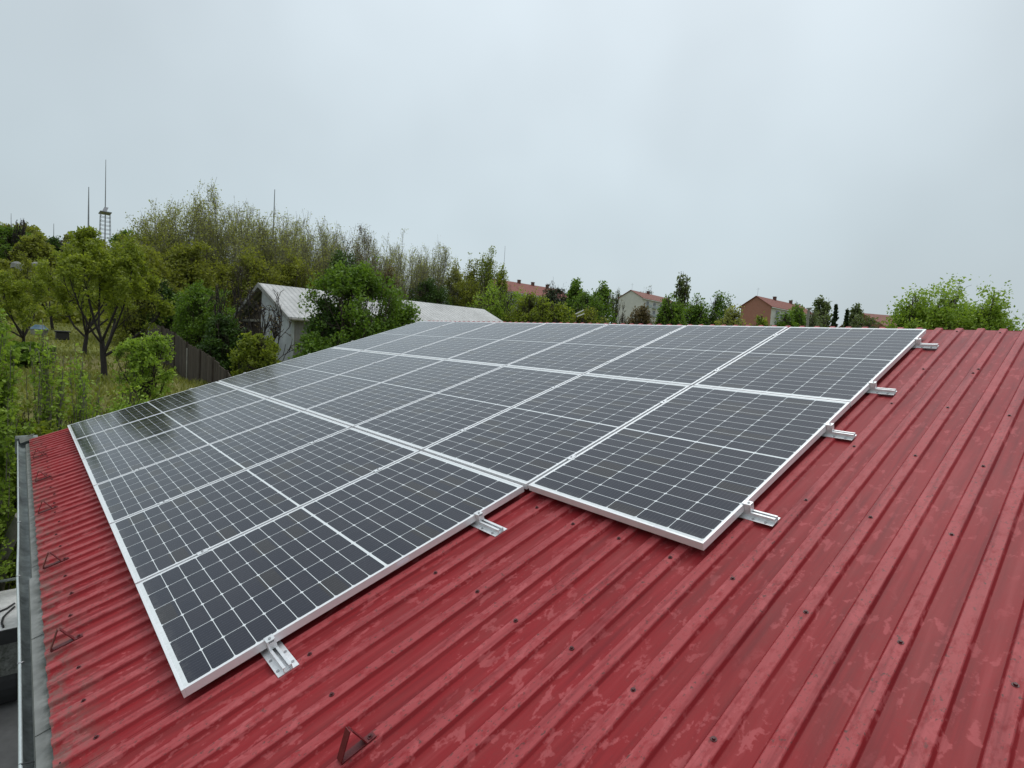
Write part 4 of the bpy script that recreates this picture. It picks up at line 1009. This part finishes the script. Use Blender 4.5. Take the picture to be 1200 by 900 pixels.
# ------------------------------------------------------------------ masts and poles
def mast(name, label, px, r, top, bot, rad, group='masts on the hill', cat='mast'):
    p = at(px, top, r); q = at(px, bot, r); e = empty(name, (p.x, p.y, gz(p.x, p.y))); tag(e, label, cat, group); z0 = -2.0; zt = p.z - e.location.z
    b = MB(); b.tube([(0, 0, z0), (0, 0, zt * 0.6), (0, 0, zt)], rad, rad * 0.35, 7); b.build('pole', MAT['mast'], e); return e, zt
mast('radio_mast', 'thin plain mast on the hill left of the lattice mast', 104, 170, 219, 272, 0.22)
mast('radio_mast', 'single mast tip rising above the tallest budding trees', 322, 150, 222, 256, 0.24)
mast('radio_mast', 'very faint thin mast above the poplars', 592, 190, 288, 322, 0.13)
mast('thin_pole', 'short thin pole on the hill skyline near the left photo edge', 13, 150, 250, 268, 0.09)
mast('thin_pole', 'short pole with a cross arm between the hill trees', 63, 130, 262, 282, 0.10)
mast('thin_pole', 'short stub pole on the hill just left of the thin mast', 92, 130, 266, 282, 0.16)
e, zt = mast('lattice_mast', 'lattice mast with platform and long whip aerial on the hill', 124, 165, 187, 250, 0.15)
pz = at(124, 250, 165).z - e.location.z
for (dx, dy) in ((-0.9, -0.9), (0.9, -0.9), (0.9, 0.9), (-0.9, 0.9)):
    b = MB(); b.tube([(dx * 1.25, dy * 1.25, -2), (dx, dy, pz)], 0.055, n=6); b.build('leg', MAT['mast'], e)
b = MB(); b.quadbox((-2.6, -1.1, pz + 0.002), (1.9, 1.1, pz + 0.18)); b.prism([(-0.9, -0.6, pz + 0.31), (0.9, -0.6, pz + 0.31), (0.3, -0.2, pz + 1.4), (-0.3, -0.2, pz + 1.4)], (0, 0.8, 0)); b.build('platform', MAT['mast'], e)
b = MB()
for k in range(1, 12):
    z = pz - k * 0.95
    for a, c in (((-0.95, -0.95), (0.95, -0.95)), ((0.95, -0.95), (2.6, -0.95)), ((0.95, 0.95), (-0.95, 0.95)), ((-0.95, 0.95), (-0.95, -0.95)), ((0.95, -0.95), (0.95, 0.95))):
        b.tube([(a[0], a[1], z), (c[0], c[1], z)], 0.045, n=4)
b.build('rungs', MAT['mast'], e)
# pale pole and twin bars among the bushes
p = at(948, 362, 40); b = MB(); b.tube([(p.x, p.y, gz(p.x, p.y) - 0.3), tuple(p)], 0.09, 0.075, n=10); b.quadbox((p.x - 0.12, p.y - 0.12, p.z + 0.002), (p.x + 0.12, p.y + 0.12, p.z + 0.06))
tag(b.build('concrete_pole', MAT['pipe']), 'pale upright pole among the bushes right of the brick house', 'pole')
e = empty('pipe_rail', tuple(at(679, 372, 30))); tag(e, 'twin slanting white bars showing above the panels before the dark bushes', 'rail')
o0 = Vector(e.location)
for (a, c) in (((674.5, 368), (684, 363.5)), ((676, 371), (685, 367.5))):
    b = MB(); b.tube([at(*a, 30) - o0, at(*c, 30) - o0], 0.028, n=8); b.build('bar', MAT['frame_white'], e)
for px_ in (676, 683.5):
    t = at(px_, 369, 30.06); b = MB(); b.tube([Vector((t.x, t.y, gz(t.x, t.y) - 0.2)) - o0, t - o0], 0.022, n=8); b.build('post', MAT['bark_dark'], e)

# ------------------------------------------------------------------ things on the grass
p = at(46, 384, 42); z = gz(p.x, p.y); e = empty('blue_tub', (p.x, p.y, z)); tag(e, 'blue covered tub on the grass beyond the fruit trees', 'tub')
b = MB(); b.tube([(0, 0, 0), (0, 0, 0.35)], 0.36, 0.42, 16); b.build('body', MAT['pipe'], e); b = MB(); b.tube([(0, 0, 0.352), (0, 0, 0.45), (0, 0, 0.6)], 0.46, 0.2, 16); b.build('cover', MAT['blue_plastic'], e)
p = at(73, 394, 38); z = gz(p.x, p.y); e = empty('black_tub', (p.x, p.y, z)); tag(e, 'low black tub on the grass behind the fruit tree', 'tub')
b = MB(); b.quadbox((-0.40, -0.28, 0), (0.40, 0.28, 0.42)); b.build('body', MAT['black_plastic'], e, bevel=0.05); b = MB(); b.quadbox((-0.45, -0.33, 0.423), (0.45, 0.33, 0.49)); b.build('rim', MAT['tyre'], e, bevel=0.02)
rng = random.Random(8)
for i, (px, py, r, s, lab) in enumerate(((20, 309, 100, 0.55, 'pale grey rock on the hillside, leftmost of the outcrop'), (30, 312, 98, 0.6, 'largest pale grey rock in the hillside outcrop'), (41, 309, 99, 0.5, 'pale grey rock on the hillside, rightmost of the outcrop'))):
    p = at(px, py, r); b = MB()
    ring = [(s * rng.uniform(0.7, 1.2) * math.cos(k * 0.785), s * rng.uniform(0.7, 1.2) * math.sin(k * 0.785)) for k in range(8)]
    for (zz, f) in ((-1.5, 1.1), (0.1, 1.0), (0.5, 0.6), (0.65, 0.25)):
        for (x, y) in ring: b.v.append((x * f, y * f, zz * s * 0.7 + rng.uniform(-0.08, 0.08)))
    for q in range(3):
        for k in range(8): b.f.append((q * 8 + k, q * 8 + (k + 1) % 8, q * 8 + 8 + (k + 1) % 8, q * 8 + 8 + k))
    b.f.append(tuple(24 + k for k in range(8))); o = b.build('rock', MAT['stone'], None); o.location = p; tag(o, lab, 'rock', 'pale rocks on the hillside')

# ------------------------------------------------------------------ yard below the gutter
a = at_z(26, 604, -1.35); c = at_z(-40, 737, -3.2)
b = MB(); b.tube([tuple(a), tuple(c)], 0.075, n=14); tag(b.build('beam', MAT['pipe'], None), 'pale round beam leaning slanted below the gutter by the green bush', 'beam')
tz = -2.25
f0 = at_z(14, 690, tz); n0 = at_z(14, 736, tz)
L = (Vector((f0.x, f0.y)) - Vector((n0.x, n0.y))).length
e = empty('cart', (n0.x, n0.y, YZ)); tag(e, 'white-topped cart below the gutter with black cables lying across it', 'cart')
hd = math.atan2(f0.y - n0.y, f0.x - n0.x); e.rotation_euler = (0, 0, hd)
zt = tz - YZ
b = MB(); b.quadbox((0.0, -0.35, zt - 0.05), (L, 2.2, zt)); b.build('top', MAT['white_paint'], e, bevel=0.01)
b = MB(); b.quadbox((-0.03, -0.40, zt - 0.16), (-0.002, 2.2, zt - 0.002)); b.quadbox((0.0, -0.40, zt - 0.16), (L, -0.352, zt - 0.002)); b.build('rim', MAT['tyre'], e)
b = MB(); b.quadbox((0.03, -0.30, 0.42), (L - 0.03, 2.15, zt - 0.052)); b.build('side_panel', MAT['flash'], e, bevel=0.02)
for y in (0.05, 1.6):
    for x in (0.28, L - 0.3):
        b = MB(); b.tube([(x, y - 0.10, 0.30), (x, y + 0.10, 0.30)], 0.29, n=20); w = b.build('wheel', MAT['tyre'], e, bevel=0.02); b = MB(); b.tube([(x, y - 0.115, 0.30), (x, y - 0.101, 0.30)], 0.14, n=14); b.build('hub', MAT['zinc'], w)
b = MB(); b.tube([(L + 0.02, -0.4, zt + 0.12), (L + 0.02, 2.2, zt + 0.12)], 0.018, n=8)
for y in (-0.38, 0.9, 2.18): b.tube([(L + 0.02, y, zt - 0.10), (L + 0.02, y, zt + 0.12)], 0.014, n=6)
b.build('rail', MAT['zinc'], e)
for i, (pp, lab) in enumerate(((((17, 707), (8, 713), (-4, 718), (-16, 721)), 'black cable lying straight across the white cart top'), (((17, 711), (9, 718), (4, 723), (2, 730), (4, 735)), 'black cable curling to the front edge of the white cart top'))):
    b = MB(); b.tube([at_z(x, y, tz + 0.012) for x, y in pp], 0.011, n=6); tag(b.build('cable', MAT['dark'], None, smooth=True), lab, 'cable', 'cables on the white cart')
